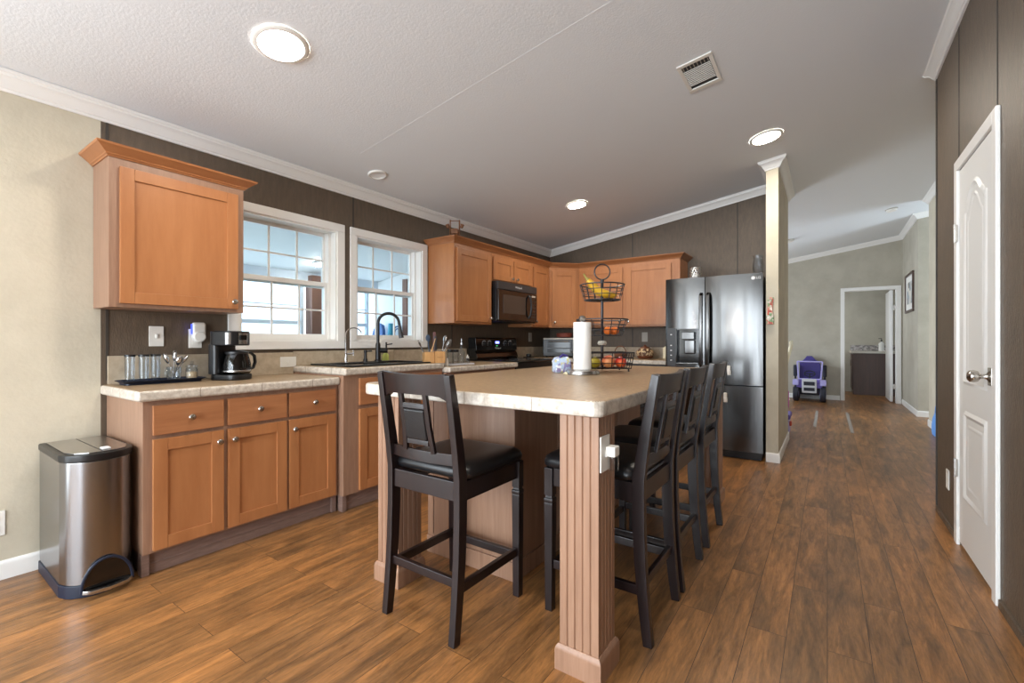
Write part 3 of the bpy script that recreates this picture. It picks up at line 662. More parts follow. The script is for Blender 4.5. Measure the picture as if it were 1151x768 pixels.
cabinet('wall_cabinet', 'two-door wall cabinet on the back wall, left of the refrigerator', MBk, 1.228, .335, UZ0, UZ1,
        doors=[(.05, .575, 1.302, 1.985, .55, 1.345), (.625, 1.135, 1.302, 1.985, .652, 1.345)], mats=wm)
b = MB(); k = math.tan(PI / 8)
b.mould((XA + .003, 3.145, zc), (-2.83, 3.145, zc), (0, -1, 0), WP, 0, 1).mould((-2.83, 3.145, zc), (-2.83, 4.89, zc), (1, 0, 0), WP, -1, -k)
b.mould((-2.83, 4.89, zc), (-2.56, 5.16, zc), (math.sqrt(.5), -math.sqrt(.5), 0), WP, k, -k).mould((-2.56, 5.16, zc), (-1.33, 5.16, zc), (0, -1, 0), WP, k, 1).mould((-1.33, 5.16, zc), (-1.33, YB - .003, zc), (1, 0, 0), WP, -1, 0)
solo(b, 'cabinet_cornice', 'crown_wood', 'stepped wooden cornice running along the tops of the right-hand wall cabinets', 'cornice', (-2.8, 4.5, zc), ang=25)

# ------------------------------------------------------------------ island
IX0, IX1, IY0, IY1, IZ = -1.765, -.585, 1.335, 3.50, .920
b = MB()
def rrect(x0, x1, y0, y1, r, n=5):
    pts = []
    for cx, cy, a in ((x1 - r, y0 + r, -PI / 2), (x1 - r, y1 - r, 0), (x0 + r, y1 - r, PI / 2), (x0 + r, y0 + r, PI)):
        for i in range(n + 1): q = a + PI / 2 * i / n; pts.append((cx + r * math.cos(q), cy + r * math.sin(q)))
    return pts
b.prism(rrect(IX0, IX1, IY0, IY1, .035), .866, IZ, 'z', .011)
t = solo(b, 'countertop', ['worktop', 'edge'], 'large mottled beige island worktop with pale rounded edge', 'countertop', (-1.17, 2.27, .866)); split_top(t)
isl = thing('kitchen_island', 'wood-panelled kitchen island carried on grooved square posts', 'kitchen island', (-1.17, 2.27, 0))
bx0, bx1, by0, by1 = -1.745, -1.185, 1.735, 3.44
MB().box(bx0, bx1, by0, by1, .0, .8655).build('cabinet_body', 'panel_wood', isl, smooth=False)
b = MB()
for x in (bx0 + .03, -1.606, bx1 - .012): b.box(x - .012, x + .012, by0 - .004, by0, .10, .865, .0015)
for y in (2.15, 2.58, 3.0): b.box(bx1, bx1 + .004, y - .012, y + .012, .09, .865, .0015)
b.build('panel_batten', 'panel_wood', isl)
b = MB().box(bx0 - .0, bx1 + .010, by0 - .010, by0, 0, .088, .003).box(bx1, bx1 + .010, by0, by1, 0, .088, .003)
b.build('base_trim', 'panel_wood', isl)
def post(x0, x1, y0, y1):
    b = MB(); pts = []; g = .0035
    def side(p, q, n):
        p, q = Vector(p), Vector(q); d = (q - p); nn = Vector((d.y, -d.x)).normalized()
        out = [p]
        for i in range(1, n):
            m_ = p + d * (i / n); u = d.normalized()
            out += [m_ - u * g, m_ - nn * g * 1.3, m_ + u * g]
        return out
    cs = [(x0, y0), (x1, y0), (x1, y1), (x0, y1)]
    for i in range(4): pts += side(cs[i], cs[(i + 1) % 4], 5)
    b.prism([tuple(p) for p in pts], 0, .8655)
    o = b.build('post', 'panel_wood', isl, smooth=False)
    q = .0135
    B = MB().mould((x0, y0, 0), (x1, y0, 0), (0, -1, 0), PB, -1, 1).mould((x1, y0, 0), (x1, y1, 0), (1, 0, 0), PB, -1, 1).mould((x1, y1, 0), (x0, y1, 0), (0, 1, 0), PB, -1, 1).mould((x0, y1, 0), (x0, y0, 0), (-1, 0, 0), PB, -1, 1)
    B.build('post_base', 'panel_wood', o, ang=30)
    return o
PB = [(0, 0), (.0135, 0), (.0135, .066), (.010, .078), (.004, .086), (0, .086)]
post(-.748, -.607, 1.366, 1.500); post(-1.728, -1.590, 1.395, 1.535); post(-.750, -.607, 3.350, 3.485)
outlet('wall_outlet', plane_mx((-.607, 1.410, .741), (0, 1, 0), (1, 0, 0)), 'pale outlet plate on the front corner post of the island', .072, .117, 'toggle')
t = thing('plug_in_freshener', 'clear and white plug-in air freshener on the island post outlet', 'air freshener', (-.585, 1.425, .70))
Mx = plane_mx((-.6005, 1.425, .735), (0, 1, 0), (1, 0, 0))
MB().box(-.020, .022, 0, .034, -.004, .030, .005, Mx=Mx).build('plug', 'white_plastic', t)
MB().lathe([(.010, -.052), (.017, -.048), (.018, -.01), (.016, -.0045)], n=16, Mx=Mx @ Matrix.Translation((.002, .02, 0))).build('bottle', 'glass', t)

# ------------------------------------------------------------------ bar stools (counter height)
def make_stool(label):
    t = thing('bar_stool', label, 'bar stool', (0, 0, 0), 'dark counter stools around the island')
    hw = .182
    lean = lambda z: -.185 - (.065 * ((z - .60) / .40) ** 1.15 if z > .60 else .0) - (.035 * ((.45 - z) / .45) ** 1.6 if z < .45 else 0)
    zs = [0, .1, .2, .3, .45, .60, .70, .80, .90, .99]
    for s in (-1, 1):
        b = MB(); b.bar([(s * hw, lean(z), z) for z in zs], .030, [.034, .038, .041, .043, .046, .046, .042, .038, .034, .028], (1, 0, 0), .003)
        b.build('rear_leg', 'espresso', t)
    for s in (-1, 1):
        b = MB(); x = s * (hw + .004); y = .190
        b.bar([(x, y, 0), (x, y, .44), (x, y, .4401), (x, y, .475)], [.032, .038, .038, .030], [.032, .038, .038, .030], (1, 0, 0), .002)
        b.box(x - .021, x + .021, y - .021, y + .021, .445, .466, .006).box(x - .019, x + .019, y - .019, y + .019, .475, .5895, .003)
        b.build('front_leg', 'espresso', t)
    b = MB()
    b.box(-hw + .016, hw - .016, -.198, -.176, .515, .588, .003).box(-hw, hw, .176, .198, .515, .589, .003)
    for s in (-1, 1): b.box(s * hw - .011, s * hw + .011, -.175, .175, .515, .5885, .003)
    b.build('seat_frame', 'espresso', t)
    b = MB()
    def cush(z, i): return [(p[0], p[1], z) for p in rrect(-.208 + i, .208 - i, -.178 + i, .225 - i, .045)]
    tb = bmesh.new(); loops = []
    for z, i in ((.5895, .012), (.598, .002), (.615, 0), (.632, .006), (.644, .022), (.650, .06), (.652, .12)):
        loops.append([tb.verts.new(p) for p in cush(z, min(i, .044) if i < .05 else i * .35 + .03)])
    for A, B in zip(loops, loops[1:]):
        for i in range(len(A)): tb.faces.new((A[i], A[(i + 1) % len(A)], B[(i + 1) % len(A)], B[i]))
    tb.faces.new(loops[0][::-1]); tb.faces.new(loops[-1]); b._add(tb)
    b.build('seat_cushion', 'leather', t, ang=60)
    # stretchers
    for nm, pts in (('stretcher', [(-hw, -.195, .215), (hw, -.195, .215)]), ('stretcher', [(-hw, .19, .175), (hw, .19, .175)])):
        MB().bar([Vector(p) + Vector((math.copysign(-.014, p[0]), 0, 0)) for p in pts], .034, .020, (0, 0, 1), .003).build(nm, 'espresso', t)
    for s in (-1, 1):
        MB().bar([(s * hw, -.183, .195), (s * (hw + .002), .172, .195)], .036, .020, (0, 0, 1), .003).build('stretcher', 'espresso', t)
    # back: curved crest rail, lower rail, two splats, cross bars, padded panel
    def curve(z, n=9, bow=.022, w=hw - .012): return [(x, lean(z) - bow * (1 - (x / w) ** 2) + .004, z) for x in [-w + 2 * w * i / (n - 1) for i in range(n)]]
    b = MB(); tb = bmesh.new(); rows = []
    n_ = 11; w_ = hw - .012
    for i in range(n_):
        x = -w_ + 2 * w_ * i / (n_ - 1); q = x / w_
        zt_, zb_ = .992 - .006 * (1 - q * q), .910 - .022 * (abs(q) ** 7)
        yc = lambda z: lean(z) - .022 * (1 - q * q) + .003
        rows.append([tb.verts.new((x, yc(zt_) - .011, zt_)), tb.verts.new((x, yc(zt_) + .011, zt_)), tb.verts.new((x, yc(zb_) + .011, zb_)), tb.verts.new((x, yc(zb_) - .011, zb_))])
    for A, B in zip(rows, rows[1:]):
        for j in range(4): tb.faces.new((A[j], A[(j + 1) % 4], B[(j + 1) % 4], B[j]))
    tb.faces.new(rows[0]); tb.faces.new(rows[-1]); bmesh.ops.recalc_face_normals(tb, faces=tb.faces); b._add(tb)
    b.build('crest_rail', 'espresso', t)
    MB().bar(curve(.668), .044, .018, (0, 0, 1), .002).build('lower_rail', 'espresso', t)
    px = .066
    for s in (-1, 1):
        zz = [.684, .78, .86, .915]
        MB().bar([(s * (px + (.010 if z < .72 else 0)), lean(z) - .018, z) for z in zz], .022, .014, (1, 0, 0), .002).build('splat', 'espresso', t)
    for z, h in ((.864, .020), (.722, .020)):
        MB().bar([(-px + .008, lean(z) - .019, z), (px - .008, lean(z) - .019, z)], h, .013, (0, 0, 1), .002).build('cross_bar', 'espresso', t)
    zc_ = .793; sl = math.atan((lean(.85) - lean(.755)) / .095)
    MB().box(-px + .010, px - .010, -.012, .012, -.062, .062, .009, Mx=Matrix.Translation((0, lean(zc_) - .019, zc_)) @ Matrix.Rotation(-sl, 4, 'X') if False else Matrix.Translation((0, lean(zc_) - .019, zc_)) @ Matrix.Rotation(-math.atan2(lean(.85) - lean(.755), .095), 4, 'X'), seg=4).build('back_pad', 'leather', t)
    return t
st = make_stool('dark counter stool pulled out alone at the near end of the island')
st.location = (-1.300, 1.462, 0)
for y, lab in ((1.828, 'nearest of the three dark stools lined along the right side of the island'), (2.272, 'middle of the three dark stools lined along the right side of the island'), (2.800, 'farthest of the three dark stools along the island side, nearest the refrigerator')):
    dup(st, (-.755, y, 0), PI / 2, lab)

# ------------------------------------------------------------------ refrigerator
fr = thing('refrigerator', 'tall dark stainless french-door refrigerator with water dispenser', 'refrigerator', (-.925, 5.1, 0))
fx0, fx1, fy = -1.368, -.487, 4.745
MB().box(fx0 + .006, fx1 - .006, fy + .065, YB - .04, .03, 1.728, .004).box(fx0 + .03, fx1 - .03, fy + .05, YB - .1, 0, .03).build('cabinet_body', 'charcoal', fr)
def cslab(mb, x0, x1, z0, z1, xc, hw, bulge=.014, n=10, mi=0):
    yf = lambda x: fy - bulge * (1 - min(1, abs(x - xc) / hw) ** 2.4) + .010
    xs_ = [x0 + (x1 - x0) * i / n for i in range(n + 1)]
    mb.prism([(x, yf(x)) for x in xs_] + [(x1, fy + .062), (x0, fy + .062)], z0, z1, 'z', mi=mi)
sx = -.988
xcL, hwL = (fx0 + sx) / 2, (sx - fx0) / 2; xcR, hwR = (sx + fx1) / 2, (fx1 - sx) / 2
dz0, dz1 = .878, 1.238; dx0, dx1 = -1.262, -1.045
b = MB(); cslab(b, fx0, dx0, .70, 1.745, xcL, hwL); cslab(b, dx1, sx - .003, .70, 1.745, xcL, hwL); cslab(b, dx0, dx1, dz1, 1.745, xcL, hwL); cslab(b, dx0, dx1, .70, dz0, xcL, hwL)
dl = b.build('left_door', 'dark_steel', fr, ang=30)
b = MB(); cslab(b, sx + .003, fx1, .70, 1.745, xcR, hwR, n=14); dr = b.build('right_door', 'dark_steel', fr, ang=30)
xcF, hwF = (fx0 + fx1) / 2, (fx1 - fx0) / 2
b = MB(); cslab(b, fx0, fx1, .075, .688, xcF, hwF, n=18); b.build('freezer_drawer', 'dark_steel', fr, ang=30)
MB().box(fx0 + .01, fx1 - .01, fy + .02, fy + .06, .012, .073).build('kick_grille', 'black', fr, smooth=False)
b = MB().box(dx0, dx1, fy + .055, fy + .060, dz0, dz1).box(dx0 - .002, dx0 + .004, fy + .0, fy + .058, dz0, dz1).box(dx1 - .004, dx1 + .002, fy + .0, fy + .058, dz0, dz1).box(dx0, dx1, fy + .0, fy + .058, dz1 - .012, dz1)
ds = b.build('dispenser', 'black_gloss', dl, smooth=False)
MB().box(dx0 + .05, dx1 - .045, fy + .004, fy + .05, 1.13, 1.205, .006).build('dispenser_head', 'dark_steel', dl)
MB().box(dx0 + .07, dx1 - .045, fy + .03, fy + .05, .985, 1.125, .012).build('dispenser_paddle', 'dark_steel', dl)
MB().box(dx0 + .004, dx1 - .004, fy - .004, fy + .055, dz0, dz0 + .018, .003).build('drip_tray', 'dark_steel', dl)
b = MB().box(-1.352, dx0 - .004, fy - .0035, fy + .004, .86, dz1 + .01, .002); cp = b.build('control_panel', 'charcoal', dl)
b = MB()
for z in (1.18, 1.07, 1.02, .97, .92): b.box(-1.318, -1.302, fy - .0045, fy - .003, z - .005, z + .005)
b.build('control_lights', 'label_white', dl, smooth=False)
for dd, hx in ((dl, sx - .030), (dr, sx + .034)):
    MB().bar([(hx, fy - .002, 1.585), (hx, fy - .042, 1.555), (hx, fy - .052, 1.40), (hx, fy - .055, 1.22), (hx, fy - .052, 1.04), (hx, fy - .042, .88), (hx, fy - .002, .85)], .030, .016, (1, 0, 0), .004).build('handle', 'dark_steel', dd)
for x in (fx0 + .05, fx1 - .05): MB().box(x - .03, x + .03, fy + .07, fy + .16, 1.728, 1.748, .004).build('hinge_cover', 'charcoal', fr)
b = MB().lathe([(.016, 0), (.016, .001), (0, .001)], n=20, Mx=Matrix.Translation((-.565, fy - .003, 1.700)) @ Matrix.Rotation(PI / 2, 4, 'X')); b.build('badge', 'label_white', dr)
text('LG', 'badge_letters', .034, text_mx((-.522, fy - .001, 1.700), (1, 0, 0), (0, 0, 1)), 'label_white', dr)
def latch(z, x, label):
    t = thing('safety_latch', label, 'latch', (x, fy, z))
    MB().box(x - .016, x + .016, fy - .030, fy - .0065, z - .030, z + .040, .008, seg=3).build('latch_body', 'white_plastic', t)
    MB().box(x - .012, x + .022, fy - .040, fy - .029, z - .05, z - .005, .005, seg=3).build('latch_flap', 'white_plastic', t)
latch(.842, -.770, 'white child safety latch on the refrigerator door just above the freezer')
latch(.582, -.800, 'white child safety latch on the freezer drawer front')

# ------------------------------------------------------------------ stove and microwave
sv = thing('stove', 'black freestanding stove with knobs and a lit clock on its back panel', 'stove', (-2.83, 4.11, 0))
sy0, sy1 = 3.722, 4.484
MB().box(-3.14, -2.53, sy0, sy1, .02, .895, .003).build('stove_body', 'black', sv)
MB().box(-3.06, -2.50, sy0 - .0, sy1 + .0, .895, .917, .005).build('cooktop', 'black_gloss', sv)
b = MB()
for x, y, r in ((-2.90, 3.92, .085), (-2.90, 4.30, .105), (-2.66, 3.92, .105), (-2.66, 4.30, .085)):
    for q in (1, .72): b.lathe([(r * q - .004, .9172), (r * q - .004, .9182), (r * q, .9182), (r * q, .9172)], (x, y, 0), 28, cap=False)
b.build('burner_ring', 'charcoal', sv)
ov = MB().box(-2.53, -2.495, sy0 + .004, sy1 - .004, .20, .82, .006).build('oven_door', 'black_gloss', sv)
MB().box(-2.496, -2.492, sy0 + .12, sy1 - .12, .36, .66, .002).build('oven_window', 'smoke_glass', ov)
MB().tube([(-2.495, sy0 + .05, .775), (-2.45, sy0 + .06, .775), (-2.45, sy1 - .06, .775), (-2.495, sy1 - .05, .775)], .011, 10).build('oven_handle', 'black', ov)
MB().box(-2.53, -2.50, sy0 + .004, sy1 - .004, .04, .19, .006).build('storage_drawer', 'black_gloss', sv)
b = MB().prism([(-3.145, .917), (-3.03, .917), (-3.02, .94), (-3.035, .98), (-3.055, 1.005), (-3.035, 1.015), (-3.045, 1.14), (-3.06, 1.152), (-3.145, 1.152)], sy0, sy1, 'y', .004)
bg = b.build('back_panel', 'black_gloss', sv)
pm = lambda y, z: plane_mx((-3.035 - (z - 1.015) * .08 + .0008, y, z), (0, 1, 0), (1, 0, .08))
for y in (3.86, 3.955, 4.25, 4.345):
    kx = Matrix.Translation((-3.0405, y, 1.085)) @ Matrix.Rotation(PI / 2, 4, 'Y')
    MB().lathe([(.025, 0), (.024, .016), (.019, .022), (0, .022)], n=18, Mx=kx).box(-.018, .018, -.003, .003, .020, .026, .001, Mx=kx).build('control_knob', 'black', bg)
    b = MB()
    for a in range(0, 300, 30):
        q = math.radians(a - 60); b.box(-3.0398, -3.0386, y + .034 * math.cos(q) - .0045, y + .034 * math.cos(q) + .0045, 1.085 + .034 * math.sin(q) - .0038, 1.085 + .034 * math.sin(q) + .0038)
    b.build('dial_marks', 'label_white', bg, smooth=False)
MB().box(-3.0420, -3.0365, 4.065, 4.130, 1.086, 1.112, .001).build('clock_display', 'blue_led', bg)
MB().box(-3.0405, -3.0360, 4.075, 4.10, 1.058, 1.066).build('indicator', 'green_led', bg, smooth=False)
text('Whirlpool', 'badge_letters', .026, text_mx((-3.0345, 4.105, 1.036), (0, 1, 0), (-.08, 0, 1)), 'label_white', bg)
mw = thing('microwave', 'black over-the-range microwave mounted above the stove', 'microwave', (-2.95, 4.10, 1.32))
my0, my1, mz0, mz1, mx = 3.724, 4.478, 1.318, 1.733, -2.775
MB().box(XA + .003, mx, my0, my1, mz0, mz1, .004).build('microwave_body', 'black', mw)
MB().box(mx, mx + .022, my0, my1, mz1 - .082, mz1 - .002, .004).build('vent_panel', 'charcoal', mw)
md = MB().box(mx, mx + .026, my0 + .002, my1 - .148, mz0 + .012, mz1 - .086, .006).build('microwave_door', 'black_gloss', mw)
MB().box(mx + .0262, mx + .0280, my0 + .085, my1 - .245, mz0 + .085, mz1 - .135, .001).build('door_window', 'mw_window', md)
hy = my1 - .185
MB().tube([(mx + .024, hy, mz0 + .05), (mx + .052, hy, mz0 + .08), (mx + .064, hy, mz0 + .16), (mx + .064, hy, mz0 + .20), (mx + .052, hy, mz0 + .275), (mx + .024, hy, mz0 + .305)], .011, 10).build('door_handle', 'black', md)
cp = MB().box(mx, mx + .024, my1 - .145, my1 - .002, mz0 + .012, mz1 - .086, .004).build('control_panel', 'black_gloss', mw)
b = MB()
for r in range(6):
    for q in range(3): b.box(mx + .024, mx + .0246, my1 - .118 + q * .034, my1 - .100 + q * .034, mz0 + .06 + r * .036, mz0 + .068 + r * .036)
b.build('buttons', 'charcoal', cp, smooth=False)
MB().box(mx + .024, mx + .0246, my1 - .115, my1 - .035, mz1 - .125, mz1 - .105).build('display', 'almond', cp, smooth=False)
text('Whirlpool', 'badge_letters', .030, text_mx((mx + .0225, 4.10, mz1 - .042), (0, 1, 0), (0, 0, 1)), 'label_white', mw)

# ------------------------------------------------------------------ sink and faucets
sk = thing('kitchen_sink', 'black drop-in kitchen sink set in the raised worktop', 'sink', (-2.86, 2.25, .937))
b = MB(); x0, x1, y0, y1 = -3.09, -2.61, 1.885, 2.66; z0, z1 = .9375, .949
b.box(x0, x1, y0, y0 + .03, z0, z1, .004).box(x0, x1, y1 - .03, y1, z0, z1, .004).box(x1 - .03, x1, y0 + .03, y1 - .03, z0, z1, .004).box(x0, x0 + .09, y0 + .03, y1 - .03, z0, z1, .004).box(x0 + .09, x1 - .03, 2.255, 2.29, z0, z1 - .002, .003)
b.build('rim', 'black', sk)
for ya, yb in ((y0 + .03, 2.255), (2.29, y1 - .03)): MB().box(x0 + .09, x1 - .03, ya, yb, z0, z0 + .0025).build('basin', 'black_gloss', sk, smooth=False)
fa = thing('faucet', 'tall matte black gooseneck faucet with pull-down head and side lever', 'faucet', (-3.045, 2.455, .949))
fb = Vector((-3.045, 2.455, .949))
MB().lathe([(.030, 0), (.030, .006), (.021, .012), (.020, .13), (.016, .15), (0, .151)], tuple(fb), 20).build('faucet_base', 'black', fa)
dirv = Vector((.55, .83, 0)).normalized(); pts = [fb + Vector((0, 0, .15)), fb + Vector((0, 0, .31))]
for i in range(1, 12):
    a = PI - PI * i / 11 * 1.0; pts.append(fb + dirv * (.085 + .085 * math.cos(a)) + Vector((0, 0, .31 + .085 * math.sin(a))))
e = pts[-1]; pts.append(e + Vector((0, 0, -.02)) + dirv * .004)
MB().tube(pts, .0125, 12).build('gooseneck', 'black', fa)
MB().tube([pts[-1], pts[-1] + Vector((0, 0, -.05)) + dirv * .006, pts[-1] + Vector((0, 0, -.10)) + dirv * .016], [.014, .017, .021], 14).build('spray_head', 'charcoal', fa)
b = MB().tube([fb + dirv * .015 + Vector((0, 0, .085)), fb + dirv * .075 + Vector((0, 0, .085))], .019, 12).tube([fb + dirv * .066 + Vector((0, 0, .10)), fb + dirv * .066 + Vector((0, 0, .155))], .007, 8).tube([fb + dirv * .066 + Vector((0, 0, .135)), fb + dirv * .115 + Vector((0, 0, .142))], .005, 8)
b.build('lever', 'black', fa)
fa = thing('drinking_water_faucet', 'thin chrome drinking water faucet left of the black faucet', 'faucet', (-3.05, 2.155, .949))
fb = Vector((-3.05, 2.155, .949)); pts = [fb, fb + Vector((0, 0, .21))]
for i in range(1, 10):
    a = PI - PI * .92 * i / 9; pts.append(fb + dirv * (.058 + .058 * math.cos(a)) + Vector((0, 0, .21 + .058 * math.sin(a))))
MB().tube(pts, .0055, 8).build('spout', 'chrome', fa)
MB().lathe([(.016, 0), (.012, .01), (.010, .05), (.012, .07)], tuple(fb), 14).tube([fb + Vector((0, 0, .065)), fb + dirv * .055 + Vector((0, 0, .068))], .006, 8).tube([fb + dirv * .055 + Vector((0, 0, .05)), fb + dirv * .055 + Vector((0, 0, .095))], .004, 8).build('valve', 'chrome', fa)
t = thing('soap_dispenser', 'short black soap pump between the two faucets', 'soap dispenser', (-3.05, 2.335, .949))
MB().lathe([(.017, 0), (.016, .02), (.011, .026), (.011, .07), (.014, .074), (.014, .09), (0, .091)], (-3.05, 2.335, .949), 14).build('pump_body', 'black', t)
MB().tube([(-3.05, 2.335, 1.032), (-3.02, 2.375, 1.034)], .006, 8).build('pump_spout', 'black', t)
t = thing('dish_soap_bottle', 'small yellow-green soap bottle behind the black faucet', 'bottle', (-3.125, 2.60, .937))
MB().lathe([(.026, 0), (.028, .006), (.028, .055), (.012, .075), (.011, .085)], (-3.125, 2.60, .9375), 16).build('bottle', 'green_soap', t)
MB().lathe([(.012, .085), (.012, .10), (.005, .104), (0, .104)], (-3.125, 2.60, .9375), 14).build('cap', 'white_plastic', t)

# ------------------------------------------------------------------ on the left worktop
Z = .880
b = MB(); tr = rrect(-3.115, -2.985, .800, 1.150, .02)
tray = thing('serving_tray', 'black serving tray with flared rim, under the tall glasses', 'tray', (-3.05, .975, Z))
b.prism(tr, Z + .0005, Z + .008); MBt = MB()
tb = bmesh.new(); A = [tb.verts.new((*p, Z + .008)) for p in tr]; B = [tb.verts.new((*p, Z + .022)) for p in rrect(-3.128, -2.955, .780, 1.170, .03)]
A2 = [tb.verts.new((*p, Z + .0085)) for p in rrect(-3.110, -2.990, .806, 1.144, .02)]; B2 = [tb.verts.new((*p, Z + .0235)) for p in rrect(-3.126, -2.958, .783, 1.167, .03)]
for i in range(len(A)):
    j = (i + 1) % len(A); tb.faces.new((A[i], A[j], B[j], B[i])); tb.faces.new((B[i], B[j], B2[j], B2[i])); tb.faces.new((B2[i], B2[j], A2[j], A2[i]))
tb.faces.new(A2); bmesh.ops.recalc_face_normals(tb, faces=tb.faces); b._add(tb); b.build('tray_body', 'navy_plastic', tray)
def glass(label, x, y):
    t = thing('tall_glass', label, 'glass', (x, y, Z + .0095), 'tall clear glasses on the black tray')
    p = (x, y, Z + .0095)
    MB().lathe([(0, 0), (.021, 0), (.023, .14), (.0205, .14), (.0185, .010), (0, .010)], p, 20, cap=False).build('vessel', 'glass', t)
    MB().lathe([(.0235, .139), (.0245, .139), (.0245, .150), (.0235, .150)], p, 20, cap=False).build('dark_rim', 'black', t)
    return t
g = glass('leftmost of the three tall clear dark-rimmed glasses on the black tray', -3.06, .835)
dup(g, (-3.035, .888, Z + .0095), None, 'middle of the three tall clear dark-rimmed glasses on the black tray'); dup(g, (-3.05, .945, Z + .0095), None, 'rightmost of the three tall clear dark-rimmed glasses on the black tray, beside the spoon mug')
mg = thing('glass_mug', 'clear glass mug holding spoons, on the black tray', 'mug', (-3.035, 1.025, Z + .0095)); p = (-3.035, 1.025, Z + .0095)
MB().lathe([(0, 0), (.026, 0), (.034, .02), (.036, .078), (.034, .078), (.031, .022), (.022, .006), (0, .006)], p, 24, cap=False).build('vessel', 'glass', mg)
MB().tube([Vector(p) + Vector((.02, -.028, .065)), Vector(p) + Vector((.032, -.048, .06)), Vector(p) + Vector((.032, -.052, .035)), Vector(p) + Vector((.02, -.028, .018))], .005, 8).build('handle', 'glass', mg)
def spoon(label, top, tip, bowl=.017):
    a, b_ = Vector(top), Vector(tip); m = MB().tube([a, a.lerp(b_, .45), b_], [.0018, .0022, .003], 6)
    t_ = bmesh.new(); bmesh.ops.create_uvsphere(t_, u_segments=14, v_segments=10, radius=bowl)
    d_ = (b_ - a).normalized(); m._add(t_, Matrix.Translation(b_ + d_ * bowl * .9) @ d_.to_track_quat('Z', 'Y').to_matrix().to_4x4() @ Matrix.Diagonal((.80, .50, 1.25, 1)))
    return solo(m, 'spoon', 'chrome', label, 'spoon', top, 'spoons standing in the glass mug')
q = Vector(p)
spoon('leftmost metal spoon in the glass mug on the tray', q + Vector((.004, .006, .011)), q + Vector((-.004, -.026, .104)), .026)
spoon('tallest metal spoon in the middle of the glass mug', q + Vector((0, -.006, .010)), q + Vector((0, .002, .118)), .024)
spoon('metal spoon leaning far right out of the glass mug', q + Vector((-.006, -.012, .010)), q + Vector((.008, .042, .104)), .021)
spoon('lowest metal spoon at the front of the glass mug', q + Vector((-.012, .002, .010)), q + Vector((.022, .014, .094)), .023)
jr = thing('glass_jar', 'small lidded glass jar of oat flakes on the black tray', 'jar', (-3.03, 1.112, Z + .0095)); p = (-3.03, 1.112, Z + .0095)
MB().lathe([(0, 0), (.028, 0), (.031, .01), (.031, .06), (.025, .072), (.023, .072), (.0285, .058), (.0285, .012), (0, .004)], p, 24, cap=False).build('vessel', 'glass', jr)
MB().lathe([(0, .005), (.028, .012), (.0282, .044), (0, .048)], p, 20, cap=False).build('contents', 'sand', jr)
MB().lathe([(.030, .073), (.030, .080), (.014, .086), (.007, .092), (.009, .104), (0, .108)], p, 20).build('lid', 'glass', jr)

# coffee maker
cm = thing('coffee_maker', 'black and steel drip coffee maker with glass carafe', 'coffee maker', (-2.955, 1.305, Z))
ca = math.radians(24); CM = Matrix.Translation((-2.965, 1.295, Z + .0005)) @ Matrix.Rotation(ca, 4, 'Z')       # local +x = front
def rr(x0, x1, y0, y1, r): return rrect(x0, x1, y0, y1, r)
MB().prism(rr(-.095, .105, -.082, .082, .055), 0, .034, 'z', .008, Mx=CM).build('base', 'black', cm)
MB().prism(rr(-.095, -.028, -.080, .080, .022), .034, .215, 'z', .004, Mx=CM).build('water_column', 'black', cm)
hd = MB().prism(rr(-.095, .085, -.084, .084, .050), .205, .292, 'z', .008, Mx=CM).build('brew_head', 'black', cm)
b = MB(); tb = bmesh.new(); lo, hi = [], []
for i in range(25):
    a = -1.45 + 2.9 * i / 24; x, y = .035 + .054 * math.cos(a), .088 * math.sin(a) * 1.0
    lo.append(tb.verts.new((x, y, .214))); hi.append(tb.verts.new((x, y, .280)))
for i in range(24): tb.faces.new((lo[i], lo[i + 1], hi[i + 1], hi[i]))
b._add(tb, CM); b.build('steel_band', 'steel', hd)
MB().box(.0885, .0915, -.030, .022, .238, .268, .001, Mx=CM).build('display', 'black_gloss', hd)
MB().lathe([(.009, 0), (.009, .004), (0, .004)], n=14, Mx=CM @ Matrix.Translation((.0865, -.048, .252)) @ Matrix.Rotation(PI / 2, 4, 'Y')).build('button', 'black', hd)
cf = MB().lathe([(0, 0), (.068, 0), (.076, .012), (.075, .06), (.060, .120), (.057, .120), (.072, .06), (.073, .014), (.066, .004), (0, .004)], (.040, 0, .036), 28, Mx=CM, cap=False).build('carafe', 'carafe_glass', cm)
MB().lathe([(.066, .0045), (.071, .018), (.0712, .050), (0, .050)], (.040, 0, .036), 24, Mx=CM, cap=False).build('coffee', 'smoke_glass', cf)
MB().lathe([(.061, .119), (.063, .123), (.062, .132), (.02, .142), (0, .142)], (.040, 0, .036), 24, Mx=CM).build('carafe_lid', 'black', cf)
MB().bar([(.044, .058, .160), (.050, .098, .160), (.056, .124, .140), (.058, .128, .100), (.056, .114, .066), (.050, .078, .054)], .018, .014, (1, 0, 0), .004, Mx=CM).build('carafe_handle', 'black', cf)
MB().lathe([(.0755, .012), (.0775, .014), (.0775, .022), (.0755, .024)], (.040, 0, .036), 28, Mx=CM, cap=False).build('carafe_band', 'steel', cf)

